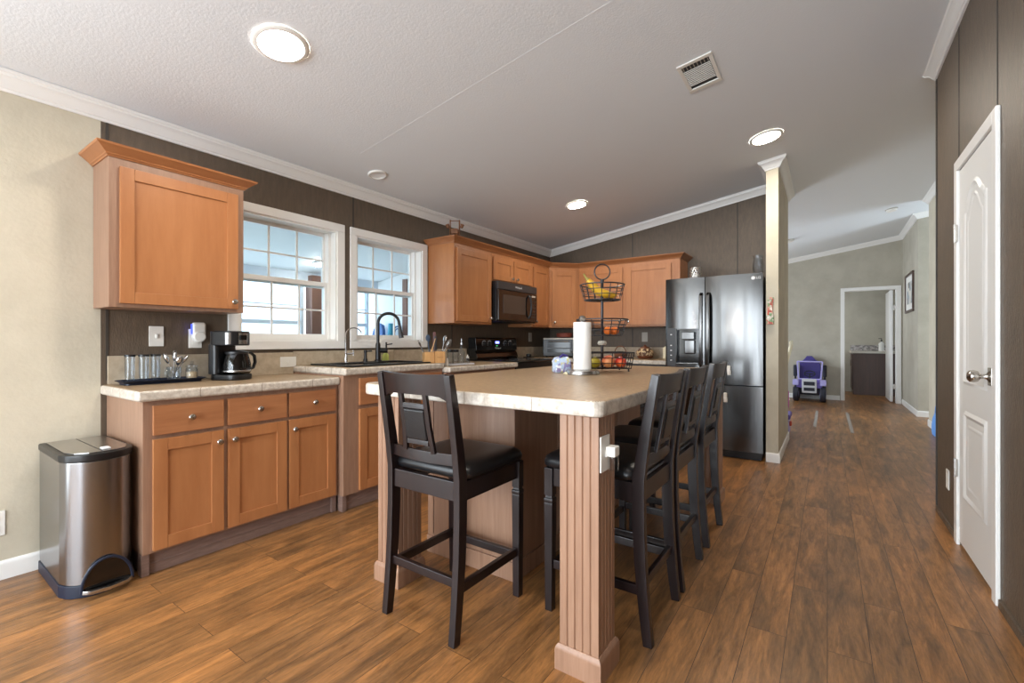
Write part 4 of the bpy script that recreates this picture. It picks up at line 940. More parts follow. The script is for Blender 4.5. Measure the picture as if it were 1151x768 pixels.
# ------------------------------------------------------------------ between sink and stove
Zs = .9375
kb = thing('utensil_block', 'light bamboo utensil block packed with kitchen tools, right of the sink', 'utensil holder', (-2.80, 2.64, Zs))
KM = Matrix.Translation((-2.645, 2.655, Zs)) @ Matrix.Rotation(math.radians(-34), 4, 'Z')
def hollow(mb, x0, x1, y0, y1, z1, w=.008): mb.box(x0, x1, y0, y0 + w, 0, z1, .001, Mx=KM).box(x0, x1, y1 - w, y1, 0, z1, .001, Mx=KM).box(x0, x0 + w, y0 + w, y1 - w, 0, z1, .001, Mx=KM).box(x1 - w, x1, y0 + w, y1 - w, 0, z1, .001, Mx=KM).box(x0 + w, x1 - w, y0 + w, y1 - w, 0, .008, Mx=KM)
b = MB(); hollow(b, -.045, .045, -.055, .025, .088); b.build('square_box', 'light_wood', kb)
b = MB(); hollow(b, -.035, .055, .027, .110, .092); fb_ = b.build('front_box', 'light_wood', kb)
b = MB(); b.tube([KM @ Vector((.0558, .045 + .004 * i, .045 + .005 * math.sin(i * 1.7))) for i in range(13)], .0011, 5); b.build('script_mark', 'rustic_wood', fb_)
def tool(nm, m, label, bx, by, tx, ty, L, head, cat='utensil', hm=None):
    a = KM @ Vector((bx, by, .0095)); d_ = (KM @ Vector((tx, ty, L)) - a).normalized(); e = a + d_ * L
    t = MB().tube([a, a + d_ * L * .6, e], [.004, .004, .0045], 8)
    R = d_.to_track_quat('Z', 'Y').to_matrix().to_4x4()
    if head == 'spoon':
        x = bmesh.new(); bmesh.ops.create_uvsphere(x, u_segments=14, v_segments=10, radius=.024); t._add(x, Matrix.Translation(e + d_ * .025) @ R @ Matrix.Diagonal((.9, .3, 1.25, 1)))
    elif head == 'spatula': t.box(-.024, .024, -.003, .003, -.005, .075, .002, Mx=Matrix.Translation(e) @ R)
    elif head == 'whisk':
        for k in range(5):
            an = PI * k / 5; t.tube([e + R.to_3x3() @ Vector((.018 * math.sin(u) * math.cos(an), .018 * math.sin(u) * math.sin(an), .040 - .040 * math.cos(u) * 1)) for u in [2 * PI * i / 16 for i in range(16)]], .0011, 5, True)
    elif head == 'handle': t.box(-.012, .012, -.008, .008, -.03, .085, .005, Mx=Matrix.Translation(e) @ R, seg=3)
    return solo(t, nm, m, label, cat, tuple(a), 'tools in the bamboo utensil block')
tool('ladle', 'steel', 'steel ladle leaning left out of the bamboo block', -.01, -.02, -.015, -.075, .135, 'spoon')
tool('spatula', 'light_wood', 'wooden spatula at the front left of the bamboo block', .025, -.02, .03, .012, .120, 'spatula')
tool('serving_spoon', 'slate', 'blue-black spoon standing at the back left of the bamboo block', -.02, 0, -.055, -.005, .17, 'spoon')
tool('whisk', 'steel', 'wire whisk leaning right out of the bamboo block', .0, .07, .02, .128, .125, 'whisk')
tool('kitchen_knife', 'charcoal', 'knife with dark handle at the middle of the bamboo block', -.012, .05, -.03, .05, .125, 'handle')
tool('fork', 'steel', 'steel serving tool at the rear right of the bamboo block', -.015, .085, -.03, .12, .165, 'spoon')
tool('turner', 'maroon', 'dark red handled tool at the rear of the bamboo block', -.02, .035, -.06, .045, .165, 'handle')
Zb = .9055
solo(MB().prism(rrect(-2.72, -2.60, 2.83, 3.17, .012), Zb, Zb + .012, 'z', .002), 'spice_tray', 'pale_grey', 'clear grey tray under the bottles left of the stove', 'tray', (-2.66, 3.0, Zb))
def bottle(nm, m, lid, x, y, prof, lidp, label, z=Zb + .0125, cat='bottle', grp=None):
    t = thing(nm, label, cat, (x, y, z), grp); MB().lathe(prof, (x, y, z), 18, cap=False).build('vessel', m, t); MB().lathe(lidp, (x, y, z), 18).build('cap', lid, t); return t
TP = [(0, 0), (.026, 0), (.028, .10), (.0255, .10), (.023, .006), (0, .006)]
bottle('lidded_tumbler', 'glass', 'black', -2.655, 2.905, TP, [(.029, .10), (.029, .124), (0, .126)], 'left clear tumbler with black lid, beside the bamboo block', cat='tumbler')
bottle('lidded_tumbler', 'glass', 'black', -2.660, 2.975, TP, [(.029, .10), (.029, .122), (0, .124)], 'right clear tumbler with black lid, beside the oil bottle', cat='tumbler')
bottle('oil_bottle', 'glass', 'chrome', -2.655, 3.050, [(0, 0), (.028, 0), (.029, .10), (.012, .125), (.010, .165), (.008, .165), (.009, .125), (.026, .098), (.025, .005), (0, .005)], [(.011, .165), (.011, .18), (.004, .185), (.0035, .215), (0, .216)], 'tall clear oil bottle with thin metal spout', cat='bottle')
bottle('small_bottle', 'glass', 'white_plastic', -2.650, 3.125, [(0, 0), (.022, 0), (.022, .035), (.012, .045), (.010, .045), (.019, .034), (.019, .005), (0, .005)], [(.013, .045), (.012, .058), (.006, .06), (.006, .072), (0, .073)], 'small squat bottle with white cap at the tray end nearest the stove', cat='bottle')
b = MB(); b.lathe([(0, 0), (.014, 0), (.013, .05), (.010, .062)], (-2.60, 2.80, Zb), 14, cap=False)
t = thing('salt_shaker', 'little white shaker alone in front of the bamboo block', 'shaker', (-2.60, 2.80, Zb)); b.build('shaker_body', 'white_plastic', t)
MB().lathe([(.011, .062), (.010, .072), (0, .076)], (-2.60, 2.80, Zb), 14).build('shaker_cap', 'chrome', t)

# ------------------------------------------------------------------ corner by the back wall
Zc = .9105
to = thing('toaster_oven', 'black and steel toaster oven in the corner, behind the paper towels', 'toaster oven', (-2.80, 5.20, Zc))
TM = Matrix.Translation((-2.80, 5.19, Zc)) @ Matrix.Rotation(math.radians(18), 4, 'Z')     # front = local -y
MB().box(-.23, .23, -.14, .15, .015, .245, .008, Mx=TM).build('oven_shell', 'black', to)
MB().box(-.225, .225, -.146, -.140, .225, .244, .002, Mx=TM).build('top_strip', 'almond', to)
dd = MB().box(-.20, .14, -.152, -.141, .035, .218, .004, Mx=TM).build('oven_door', 'charcoal', to)
MB().box(-.17, .12, -.1545, -.1525, .06, .19, .001, Mx=TM).build('oven_window', 'smoke_glass', dd)
MB().tube([TM @ Vector(v) for v in ((-.15, -.152, .200), (-.15, -.175, .200), (.10, -.175, .200), (.10, -.152, .200))], .006, 8).build('oven_handle', 'steel', dd)
MB().box(-.17, .12, -.1560, -.1547, .105, .122, .0005, Mx=TM).build('rack', 'charcoal', dd)
for z in (.065, .115, .165): MB().lathe([(.014, 0), (.013, .014), (0, .015)], n=14, Mx=TM @ Matrix.Translation((.185, -.141, z)) @ Matrix.Rotation(PI / 2, 4, 'X')).build('control_knob', 'steel', to)
for x in (-.19, .19):
    for y in (-.11, .12): MB().lathe([(.012, 0), (.012, .016)], n=10, Mx=TM @ Matrix.Translation((x, y, 0))).build('foot', 'black', to)
q = TM @ Vector((.02, 0, .2455))
solo(MB().lathe([(0, 0), (.075, 0), (.098, .012), (.105, .055), (.100, .062), (.096, .056), (.088, .016), (0, .008)], tuple(q), 28, cap=False), 'bowl', 'terracotta', 'round terracotta bowl on top of the toaster oven', 'bowl', tuple(q))
solo(MB().box(-3.05, -2.99, 4.64, 4.80, Zc, Zc + .012, .004).lathe([(0, .012), (.03, .012), (.035, .03), (.03, .045), (.006, .05), (0, .05)], (-3.02, 4.72, Zc), 16, cap=False), 'spoon_rest', 'black', 'small dark dish beside the stove, under the outlet', 'dish', (-3.02, 4.72, Zc))
pt = thing('painted_pot', 'round cream and brown painted pot with lid, on the back counter', 'pot', (-1.74, 5.22, Zc)); p = (-1.74, 5.22, Zc)
MB().lathe([(0, 0), (.07, 0), (.088, .02), (.092, .035)], p, 28, cap=False).build('pot_foot', 'pot_brown', pt)
MB().lathe([(.092, .035), (.100, .060), (.094, .092), (.066, .118), (.05, .122)], p, 28, cap=False).build('pot_belly', 'pot_cream', pt)
MB().lathe([(.056, .121), (.050, .132), (.018, .142), (.012, .150), (.016, .160), (0, .166)], p, 24).build('lid', 'pot_brown', pt)
bk = thing('wicker_basket', 'small brown basket with arched handle, on the back counter', 'basket', (-2.03, 5.20, Zc)); p = Vector((-2.03, 5.20, Zc))
MB().lathe([(0, 0), (.060, 0), (.072, .025), (.075, .065), (.070, .065), (.066, .026), (.056, .006), (0, .006)], tuple(p), 24, cap=False).build('basket_body', 'wicker', bk)
MB().tube([p + Vector((-.071 * math.cos(a), 0, .06 + .085 * math.sin(a))) for a in [PI * i / 14 for i in range(15)]], .006, 8).build('handle', 'wicker', bk)
solo(MB().box(-1.545, -1.40, 5.25, 5.44, Zc, Zc + .135, .012, seg=3).box(-1.53, -1.415, 5.27, 5.42, Zc + .135, Zc + .143, .003), 'canister', 'cream_paint', 'cream box between the painted pot and the refrigerator', 'box', (-1.47, 5.34, Zc))

# ------------------------------------------------------------------ on the island
Zi = .9205
ph = thing('paper_towel_holder', 'round steel paper towel holder on the island', 'paper towel holder', (-1.165, 2.395, Zi)); p = (-1.165, 2.395, Zi)
MB().lathe([(0, 0), (.098, 0), (.100, .006), (.096, .022), (.08, .0275), (.02, .029), (0, .029)], p, 36, cap=False).build('base', 'steel', ph)
MB().lathe([(.008, .026), (.008, .305), (.012, .308), (.020, .318), (.022, .328), (.012, .338), (0, .340)], p, 18).build('pole', 'steel', ph)
b = MB().lathe([(.019, .030), (.051, .030), (.051, .300), (.019, .300), (.019, .030)], p, 36, cap=False)
solo(b, 'paper_towel_roll', 'paper', 'white paper towel roll standing on the steel holder', 'paper towel roll', (p[0], p[1], p[2] + .03))
# three-tier wire stand; base tier square, upper tiers round
fs = thing('fruit_basket_stand', 'three-tier black wire fruit basket stand with ring handle', 'fruit stand', (-1.175, 2.70, Zi)); fx, fy2 = -1.175, 2.70
b = MB().tube([(fx, fy2, Zi + .012), (fx, fy2, 1.495)], .009, 12); b.lathe([(.012, 1.485), (.012, 1.505), (0, 1.508)], (fx, fy2, 0), 12).build('pole', 'iron', fs)
dR = Vector((math.cos(TH), math.sin(TH), 0))
MB().tube([Vector((fx, fy2, 1.552)) + dR * (.049 * math.cos(a)) + Vector((0, 0, .049 * math.sin(a))) for a in [2 * PI * i / 28 for i in range(28)]], .0045, 8, True).build('ring_handle', 'iron', fs)
def wire_round(z0, z1, r0, r1, n, hoops):
    b = MB(); w = .0026
    for k in range(hoops):
        q = k / (hoops - 1); r = r0 + (r1 - r0) * q; z = z0 + (z1 - z0) * q
        b.tube([(fx + r * math.cos(a), fy2 + r * math.sin(a), z) for a in [2 * PI * i / 30 for i in range(30)]], .0042 if k == hoops - 1 else w, 6, True)
    for i in range(n):
        a = 2 * PI * i / n; b.tube([(fx + .010 * math.cos(a), fy2 + .010 * math.sin(a), z0), (fx + r0 * math.cos(a), fy2 + r0 * math.sin(a), z0), (fx + r1 * math.cos(a), fy2 + r1 * math.sin(a), z1)], w, 6)
    b.tube([(fx + r0 * .55 * math.cos(a), fy2 + r0 * .55 * math.sin(a), z0) for a in [2 * PI * i / 24 for i in range(24)]], w, 6, True)
    return b.build('wire_basket', 'iron', fs)
wire_round(1.372, 1.468, .112, .138, 16, 4); wire_round(1.148, 1.248, .122, .160, 16, 4)
b = MB(); h0, h1, zb0, zb1 = .155, .172, Zi + .022, Zi + .120; dq = .60; ro = Matrix.Translation((fx, fy2, 0)) @ Matrix.Rotation(TH + .10, 4, 'Z')
for k in range(4):
    q = k / 3; h = h0 + (h1 - h0) * q; z = zb0 + (zb1 - zb0) * q
    b.tube([(-h, -h * dq, z), (h, -h * dq, z), (h, h * dq, z), (-h, h * dq, z)], .0042 if k == 3 else .0026, 6, True, Mx=ro)
for i in range(6):
    u = -1 + 2 * i / 5
    for pa, pb in (((u * h0, -h0 * dq), (u * h1, -h1 * dq)), ((u * h0, h0 * dq), (u * h1, h1 * dq)), ((-h0, u * h0 * dq), (-h1, u * h1 * dq)), ((h0, u * h0 * dq), (h1, u * h1 * dq))):
        b.tube([(*pa, zb0), (*pb, zb1)], .0026, 6, Mx=ro)
    b.tube([(u * h0, -h0 * dq, zb0), (u * h0, h0 * dq, zb0)], .0026, 6, Mx=ro).tube([(-h0, u * h0 * dq, zb0), (h0, u * h0 * dq, zb0)], .0026, 6, Mx=ro)
b.build('wire_basket', 'iron', fs)
b = MB()
for sx_, sy_ in ((-1, -1), (1, -1), (1, 1), (-1, 1)):
    MB().tube([ro @ Vector((sx_ * h0 * .92, sy_ * h0 * dq * .92, zb0)), ro @ Vector((sx_ * h0 * .92, sy_ * h0 * dq * .92, Zi + .003))], .005, 8).build('foot', 'iron', fs)
MB().lathe([(0, 1.090), (.022, 1.088), (.030, 1.098), (.024, 1.112), (.010, 1.116)], (fx, fy2, 0), 20, cap=False).build('collar', 'pale_disc', fs)
def banana(label, c, dirx, bend, r=.018, zoff=0, tilt=0):
    pts = []; rs = []
    n_ = 13; L = .20
    for i in range(n_):
        u = i / (n_ - 1)
        pts.append(Vector(c) + Vector(dirx) * (-.080 + .165 * u ** .85) + Vector((0, 0, (.105 + tilt) * (1 - u) ** 2.3 + .012 * u * u))); rs.append(r * (.30 if u < .06 else .36 if u > .97 else .62 if u < .15 or u > .9 else (.9 if u < .25 or u > .8 else 1)))
    m = MB().tube(pts[1:], rs[1:], 10)
    t = thing('banana', label, 'banana', tuple(c), 'bananas in the top wire basket'); m.build('fruit', 'banana', t)
    d_ = (pts[0] - pts[1]).normalized(); MB().tube([pts[1], pts[1] + d_ * .022, pts[1] + d_ * .04 + Vector((0, 0, .01))], [rs[1] * 1.0, .005, .006], 8).build('stem', 'banana_tip', t)
banana('front banana with stem sticking up over the top basket rim', (fx - .010, fy2 - .046, 1.400), dR, 0, .0235, 0, .012)
banana('rear banana lying behind the front one in the top basket', (fx - .010, fy2 + .044, 1.398), dR, 0, .021, 0, -.055)
def fruit(nm, m, label, x, y, z, r, grp, cat):
    t = thing(nm, label, cat, (x, y, z - r), grp)
    MB().lathe([(0, r * .78)] + [(r * math.sin(a) * (1 - .04 * math.cos(a)), r * math.cos(a) * .95) for a in [PI * (i + 1) / 15 for i in range(13)]] + [(0, -r * .90)], (x, y, z), 22, cap=False).build('flesh', m, t, ang=80)
    MB().tube([(x, y, z + r * .76), (x + .002, y, z + r * .98)], .0016, 6).build('stem', 'rustic_wood', t)
for i, (u, v, lab) in enumerate(((.026, -.052, 'leftmost tangerine in the middle wire basket'), (.074, -.022, 'middle tangerine in the middle wire basket'), (.080, .034, 'rightmost tangerine in the middle wire basket'))):
    q = Vector((fx, fy2, 0)) + dR * u + Vector((-math.sin(TH), math.cos(TH), 0)) * v * 1.0
    fruit('tangerine', 'orange', lab, q.x, q.y, 1.1505 + .0275 + .0, .027, 'tangerines in the middle basket', 'tangerine')
fwv = Vector((-math.sin(TH), math.cos(TH), 0))
def infruit(nm, m, lab, u, v, r, grp, cat, dz=0):
    q = Vector((fx, fy2, 0)) + dR * u + fwv * v; fruit(nm, m, lab, q.x, q.y, zb0 + .0027 + r * .95 + dz, r, grp, cat)
infruit('apple', 'apple', 'large yellow and red apple in the bottom basket, right of the pole', .033, -.045, .042, 'apples in the bottom basket', 'apple')
infruit('apple', 'red_apple', 'bright red and orange apple at the right of the bottom basket', .113, -.022, .036, 'apples in the bottom basket', 'apple')
infruit('apple', 'apple', 'pale apple half hidden at the back of the bottom basket', .048, .040, .040, 'apples in the bottom basket', 'apple')
infruit('pear', 'lemon', 'green-yellow fruit just right of the towel roll in the bottom basket', -.055, -.05, .036, None, 'fruit')
po = thing('fabric_pouch', 'small blue, white and purple printed pouch left of the towel holder', 'pouch', (-1.325, 2.44, Zi)); PM = Matrix.Translation((-1.325, 2.44, Zi)) @ Matrix.Rotation(TH + .2, 4, 'Z') @ Matrix.Diagonal((.86, .86, .95, 1))
tb = bmesh.new(); lp = []
for z, s_, in ((0, .82), (.012, .98), (.045, 1.0), (.075, .97), (.092, .80), (.098, .55)):
    lp.append([tb.verts.new((x * s_ + .006 * math.sin(5 * y * 40 + z * 50), y * s_, z + .006 * math.sin(i * 1.9))) for i, (x, y) in enumerate(rrect(-.062, .062, -.045, .045, .025))] if z else [tb.verts.new((x * s_, y * s_, 0)) for x, y in rrect(-.062, .062, -.045, .045, .025)])
for A, B in zip(lp, lp[1:]):
    for i in range(len(A)): tb.faces.new((A[i], A[(i + 1) % len(A)], B[(i + 1) % len(A)], B[i]))
tb.faces.new(lp[0][::-1]); tb.faces.new(lp[-1]); b = MB(); b._add(tb, PM); b.build('pouch_body', 'pouch', po, ang=60)
MB().tube([PM @ Vector((-.02, -.01, .095)), PM @ Vector((.01, 0, .115)), PM @ Vector((.045, .01, .105))], .008, 8).build('drawstring', 'dark_purple', po)
solo(MB().lathe([(0, 0), (.026, 0), (.030, .006), (.020, .014), (0, .016)], (-1.225, 2.335, Zi), 18, cap=False), 'soap_bar', 'cream_paint', 'small cream oval piece lying in front of the printed pouch', 'soap bar', (-1.225, 2.335, Zi))

# ------------------------------------------------------------------ trash can
tc = thing('trash_can', 'brushed steel step trash can with black rim, against the left wall', 'trash can', (-2.88, .63, 0))
FP = [(-3.125, .752), (-3.125, .502), (-2.735, .499)] + [(-2.738 + .111 * math.cos(a) ** .9, .628 + .124 * math.sin(a)) for a in [math.radians(q) for q in range(-76, 77, 4)]] + [(-2.735, .756)]
cx_, cy_ = -2.88, .628
def inset(d): return [(cx_ + (x - cx_) * (1 - d / .25), cy_ + (y - cy_) * (1 - d / .13)) for x, y in FP]
MB().prism(inset(.004), .055, .585, 'z', .003).build('can_body', 'can_steel', tc, ang=40)
# plinth, raised in an arch around the pedal
MB().prism(FP, 0, .055, 'z', .004).build('plinth', 'navy_plastic', tc)
b = MB(); arch = [(.638 + .088 * math.cos(PI * i / 16), .03 + .125 * math.sin(PI * i / 16)) for i in range(17)]
b.prism(arch, -2.640, -2.6235, 'x', .001); pw = b.build('pedal_well', 'black_gloss', tc)
MB().tube([(-2.622, y, z) for y, z in arch], .006, 8).build('well_rim', 'navy_plastic', tc)
MB().bar([(-2.625, .560, .032), (-2.604, .580, .030), (-2.596, .638, .029), (-2.604, .696, .030), (-2.625, .716, .032)], .017, .024, (0, 0, 1), .003).build('pedal', 'steel', tc)
MB().prism(FP, .585, .618, 'z', .006).build('lid_rim', 'black', tc)
for s in (-1, 1):
    P2 = [(x, y) for x, y in inset(.016)]
    hy0 = .6275
    poly = [(-3.09, hy0 + s * .002), (-3.09, hy0 + s * .105), (-2.745, hy0 + s * .108), (-2.680, hy0 + s * .088), (-2.652, hy0 + s * .045), (-2.647, hy0 + s * .002)]
    MB().prism(poly if s < 0 else poly, .618, .624, 'z', .0015).build('lid_flap', 'steel', tc)
solo(MB().box(-2.715, -2.672, .632, .662, .6245, .632, .003), 'latch_tag', 'label_white', 'small pale tag lying on the trash can lid', 'tag', (-2.69, .645, .6245))

# ------------------------------------------------------------------ things on top of cabinets and refrigerator
og = thing('wooden_ornament', 'small brown wooden cart ornament on top of the wall cabinet', 'ornament', (-2.93, 3.235, 2.030)); zt = 2.0305; OM = Matrix.Translation((-2.90, 3.235, zt)) @ Matrix.Rotation(TH - PI / 2, 4, 'Z') @ Matrix.Diagonal((1.25, 1.25, 1.25, 1))
b = MB()
for x in (-.035, .035): b.bar([OM @ Vector((0, x, 0)), OM @ Vector((0, x, .185))], .010, .010, (1, 0, 0), .001)
b.bar([OM @ Vector((0, -.04, .178)), OM @ Vector((0, .04, .178))], .006, .008, (0, 0, 1), .001).build('frame', 'rustic_wood', og)
b = MB().box(-.03, .03, -.028, .028, .075, .115, .008, Mx=OM)
for x in (-.02, .02):
    for y in (-.018, .018): b.bar([OM @ Vector((x, y, .001)), OM @ Vector((x, y, .08))], .010, .010, (1, 0, 0), .001)
b.build('seat_box', 'rustic_wood', og)
for y in (-.058, .058): MB().tube([OM @ Vector((0, y * .85, .125)), OM @ Vector((0, y, .15))], [.013, .018], 10).build('tassel', 'rustic_wood', og)
Zf = 1.7285
ch = thing('candle_holder', 'lattice candle holder on the refrigerator, beside the wall cabinet', 'candle holder', (-1.135, 5.02, Zf)); p = Vector((-1.135, 5.02, Zf))
b = MB().lathe([(0, 0), (.058, 0), (.058, .008), (0, .008)], tuple(p), 24, cap=False)
for k in range(14):
    a0 = 2 * PI * k / 14
    for s in (-1, 1): b.tube([p + Vector((.055 * math.cos(a0 + s * u * 1.1), .055 * math.sin(a0 + s * u * 1.1), .006 + .146 * u)) for u in [i / 8 for i in range(9)]], .0035, 6)
b.tube([p + Vector((.055 * math.cos(a), .055 * math.sin(a), .152)) for a in [2 * PI * i / 24 for i in range(24)]], .0045, 6, True).build('lattice', 'nickel', ch)
MB().lathe([(0, .008), (.034, .008), (.034, .09), (.03, .094), (0, .094)], tuple(p), 20, cap=False).build('candle', 'paper', ch)
hv = thing('hurricane_vase', 'clear glass hurricane vase on the right end of the refrigerator', 'vase', (-.555, 5.02, Zf)); p = (-.555, 5.02, Zf)
MB().lathe([(0, 0), (.032, 0), (.032, .006), (.018, .022), (.020, .034), (.045, .065), (.052, .10), (.046, .15), (.040, .185), (.048, .225), (.046, .225), (.0375, .185), (.0435, .15), (.049, .10), (.042, .066), (.014, .036), (0, .034)], p, 28, cap=False).build('vessel', 'glass', hv)

# letter pocket on the end of the partition
mp_ = thing('letter_holder', 'wall pocket of red, white and green cards on the partition end', 'letter holder', (-.435, 4.80, 1.27))
MB().box(-.462, -.402, 4.764, 4.799, 1.268, 1.352, .003).build('pocket', 'card', mp_)
for x0, x1, z1, r in ((-.458, -.425, 1.515, .14), (-.438, -.408, 1.49, -.12), (-.452, -.412, 1.455, 0)):
    MB().box(-(x1 - x0) / 2, (x1 - x0) / 2, -.0015, .0015, 0, z1 - 1.35, .0005, Mx=Matrix.Translation(((x0 + x1) / 2, 4.776 + r * .05, 1.353)) @ Matrix.Rotation(r, 4, 'Y')).build('card', 'card' if r else 'red_orange', mp_)

# ------------------------------------------------------------------ ceiling fittings
SL = math.atan(.15)
def ceil_mx(x, y): return Matrix.Translation((x, y, ceil_z(x) - .0008)) @ Matrix.Rotation(-SL, 4, 'Y')
def downlight(label, x, y, r, lit=True):
    t = thing('recessed_light', label, 'ceiling light', (x, y, ceil_z(x)), 'recessed lights in the kitchen ceiling'); Mx = ceil_mx(x, y)
    MB().lathe([(r, 0), (r, -.006), (r * .93, -.012), (r * .82, -.012), (r * .79, -.004), (r * .79, 0)], n=36, Mx=Mx, cap=False).build('trim_ring', 'white_plastic', t)
    MB().lathe([(0, -.004), (r * .80, -.004), (r * .80, -.001), (0, -.001)] if lit else [(0, -.003), (r * .5, -.003), (r * .79, -.008), (r * .79, -.001), (0, -.001)], n=32, Mx=Mx, cap=False).build('lens', 'lamp' if lit else 'lamp_off', t)
downlight('lit recessed ceiling light nearest the viewer, above the left counter', -2.126, 1.149, .122)
downlight('lit recessed ceiling light just in front of the partition end', -.410, 4.222, .122)
downlight('lit recessed ceiling light above the wall cabinets by the stove', -2.118, 4.224, .110)
downlight('small unlit recessed light above the sink windows', -2.866, 2.305, .072, False)
downlight('lit recessed ceiling light above the viewer by the right wall', -.41, .55, .122)
vt = thing('ceiling_vent', 'white louvered air vent in the kitchen ceiling', 'vent', (-.637, 2.92, ceil_z(-.637))); Mx = ceil_mx(-.637, 2.925)
b = MB(); wx, wy = .098, .168
b.box(-wx, wx, -wy, -wy + .030, -.008, 0, .003, Mx=Mx).box(-wx, wx, wy - .038, wy, -.008, 0, .003, Mx=Mx).box(-wx, -wx + .022, -wy + .03, wy - .038, -.008, 0, .003, Mx=Mx).box(wx - .022, wx, -wy + .03, wy - .038, -.008, 0, .003, Mx=Mx)
b.build('vent_frame', 'white_plastic', vt)
MB().box(-wx + .022, wx - .022, -wy + .03, wy - .038, -.0012, -.0002, Mx=Mx).build('duct', 'dark_vent', vt, smooth=False)
for k in range(11):
    y = -wy + .085 + k * (2 * wy - .150) / 11
    MB().box(-wx + .022, wx - .024, -.0075, .0075, -.001, .001, Mx=Mx @ Matrix.Translation((0, y, -.0055)) @ Matrix.Rotation(.30, 4, 'X')).build('louver', 'white_plastic', vt, smooth=False)
for k in range(8):
    x = -wx + .030 + k * .0195
    MB().box(x - .002, x + .002, -wy + .032, -wy + .072, -.006, -.002, Mx=Mx).build('louver', 'almond', vt, smooth=False)
for lab, x, y in (('white smoke detector on the far ceiling, above the far doorway', .729, 8.17), ('white smoke detector on the far ceiling, just right of the partition', -.511, 8.65)):
    t = thing('smoke_detector', lab, 'smoke detector', (x, y, ceil_z(x)), 'smoke detectors on the far ceiling'); Mx = ceil_mx(x, y)
    MB().lathe([(.062, 0), (.062, -.022), (.050, -.036), (.02, -.040), (0, -.040)], n=28, Mx=Mx).build('cover', 'white_plastic', t)
    MB().lathe([(.070, -.0002), (.070, -.008), (.0625, -.010)], n=28, Mx=Mx, cap=False).build('mount_ring', 'almond', t)

# ------------------------------------------------------------------ far room
def ride_on():
    cx0, cy0 = -.275, 10.02
    t = thing('ride_on_car', 'purple toy ride-on car with windscreen and steering wheel, by the far wall', 'toy car', (cx0, cy0 + .2, 0))
    X = lambda x, y, z: (cx0 + x, cy0 + y, z)
    def bx(mb, x0, x1, y0, y1, z0, z1, b=.012, mi=0): return mb.box(cx0 + x0, cx0 + x1, cy0 + y0, cy0 + y1, z0, z1, b, mi)
    bx(MB(), -.16, .16, .02, .50, .12, .27, .02).build('chassis', 'tyre', t)
    b = MB(); b.prism([(cy0 + .0, .25), (cy0 + .0, .34), (cy0 + .20, .40), (cy0 + .50, .40), (cy0 + .50, .25)], cx0 - .20, cx0 + .20, 'x', .015); b.build('hood', 'purple', t)
    for s in (-1, 1): MB().prism([(cy0 - .04, .30), (cy0 + .0, .40), (cy0 + .20, .40), (cy0 + .22, .30)], cx0 + s * .165, cx0 + s * .262, 'x', .012).build('fender', 'lilac', t)
    b = bx(MB(), -.115, .115, -.025, 0, .16, .42, .015); g = b.build('grille', 'pale_grey', t)
    bx(MB(), -.085, .085, -.032, -.0255, .30, .37, .004).build('grille_slot', 'tyre', g); bx(MB(), -.085, .085, -.032, -.0255, .20, .26, .004).build('grille_slot', 'tyre', g)
    for s in (-1, 1):
        for y, r in ((.03, .135), (.44, .135)):
            w = MB().lathe([(.05, -.045), (r * .9, -.045), (r, -.03), (r, .03), (r * .9, .045), (.05, .045)], n=24, Mx=Matrix.Translation(X(s * .21, y, .135)) @ Matrix.Rotation(PI / 2, 4, 'Y')).build('wheel', 'tyre', t)
            MB().lathe([(0, -.048), (.05, -.048), (.06, -.04), (.06, .04), (.05, .048), (0, .048)], n=16, Mx=Matrix.Translation(X(s * .21, y, .135)) @ Matrix.Rotation(PI / 2, 4, 'Y')).build('hub', 'lilac', w)
    WM = Matrix.Translation(X(0, .20, .40)) @ Matrix.Rotation(-.30, 4, 'X')
    b = MB(); o_ = [(-.175, 0), (.175, 0), (.20, .34), (-.20, .34)]
    for i in range(4):
        p, q = o_[i], o_[(i + 1) % 4]; b.bar([WM @ Vector((p[0], 0, p[1])), WM @ Vector((q[0], 0, q[1]))], .030, .026, WM.to_3x3() @ Vector((0, 1, 0)), .004)
    b.build('windscreen_frame', 'lilac', t)
    sw = MB().tube([WM @ Vector((.085 * math.cos(a), .05, .12 + .055 * math.sin(a))) for a in [2 * PI * i / 20 for i in range(20)]], .010, 8, True).tube([WM @ Vector((-.08, .05, .12)), WM @ Vector((.08, .05, .12))], .010, 8).tube([WM @ Vector((0, .05, .12)), WM @ Vector((0, .09, .02))], .012, 8)
    sw.build('steering_wheel', 'tyre', t)
    b = MB().prism([(cx0 - .17, .38), (cx0 + .17, .38), (cx0 + .17, .68), (cx0 + .09, .76), (cx0 + .03, .83), (cx0 - .05, .83), (cx0 - .10, .76), (cx0 - .17, .70)], cy0 + .42, cy0 + .50, 'y', .012); b.build('seat_back', 'dark_purple', t)
    for s in (-1, 1): MB().box(cx0 + s * .235 - .032, cx0 + s * .235 + .032, cy0 + .30, cy0 + .46, .44, .66, .02, seg=3).bar([X(s * .235, .38, .39), X(s * .235, .38, .45)], .03, .03, (1, 0, 0), .003).build('side_bolster', 'tyre', t)
ride_on()
rc = thing('rocking_chair', 'cream painted wooden rocking chair half hidden by the partition', 'rocking chair', (-.86, 9.3, 0))
b = MB()
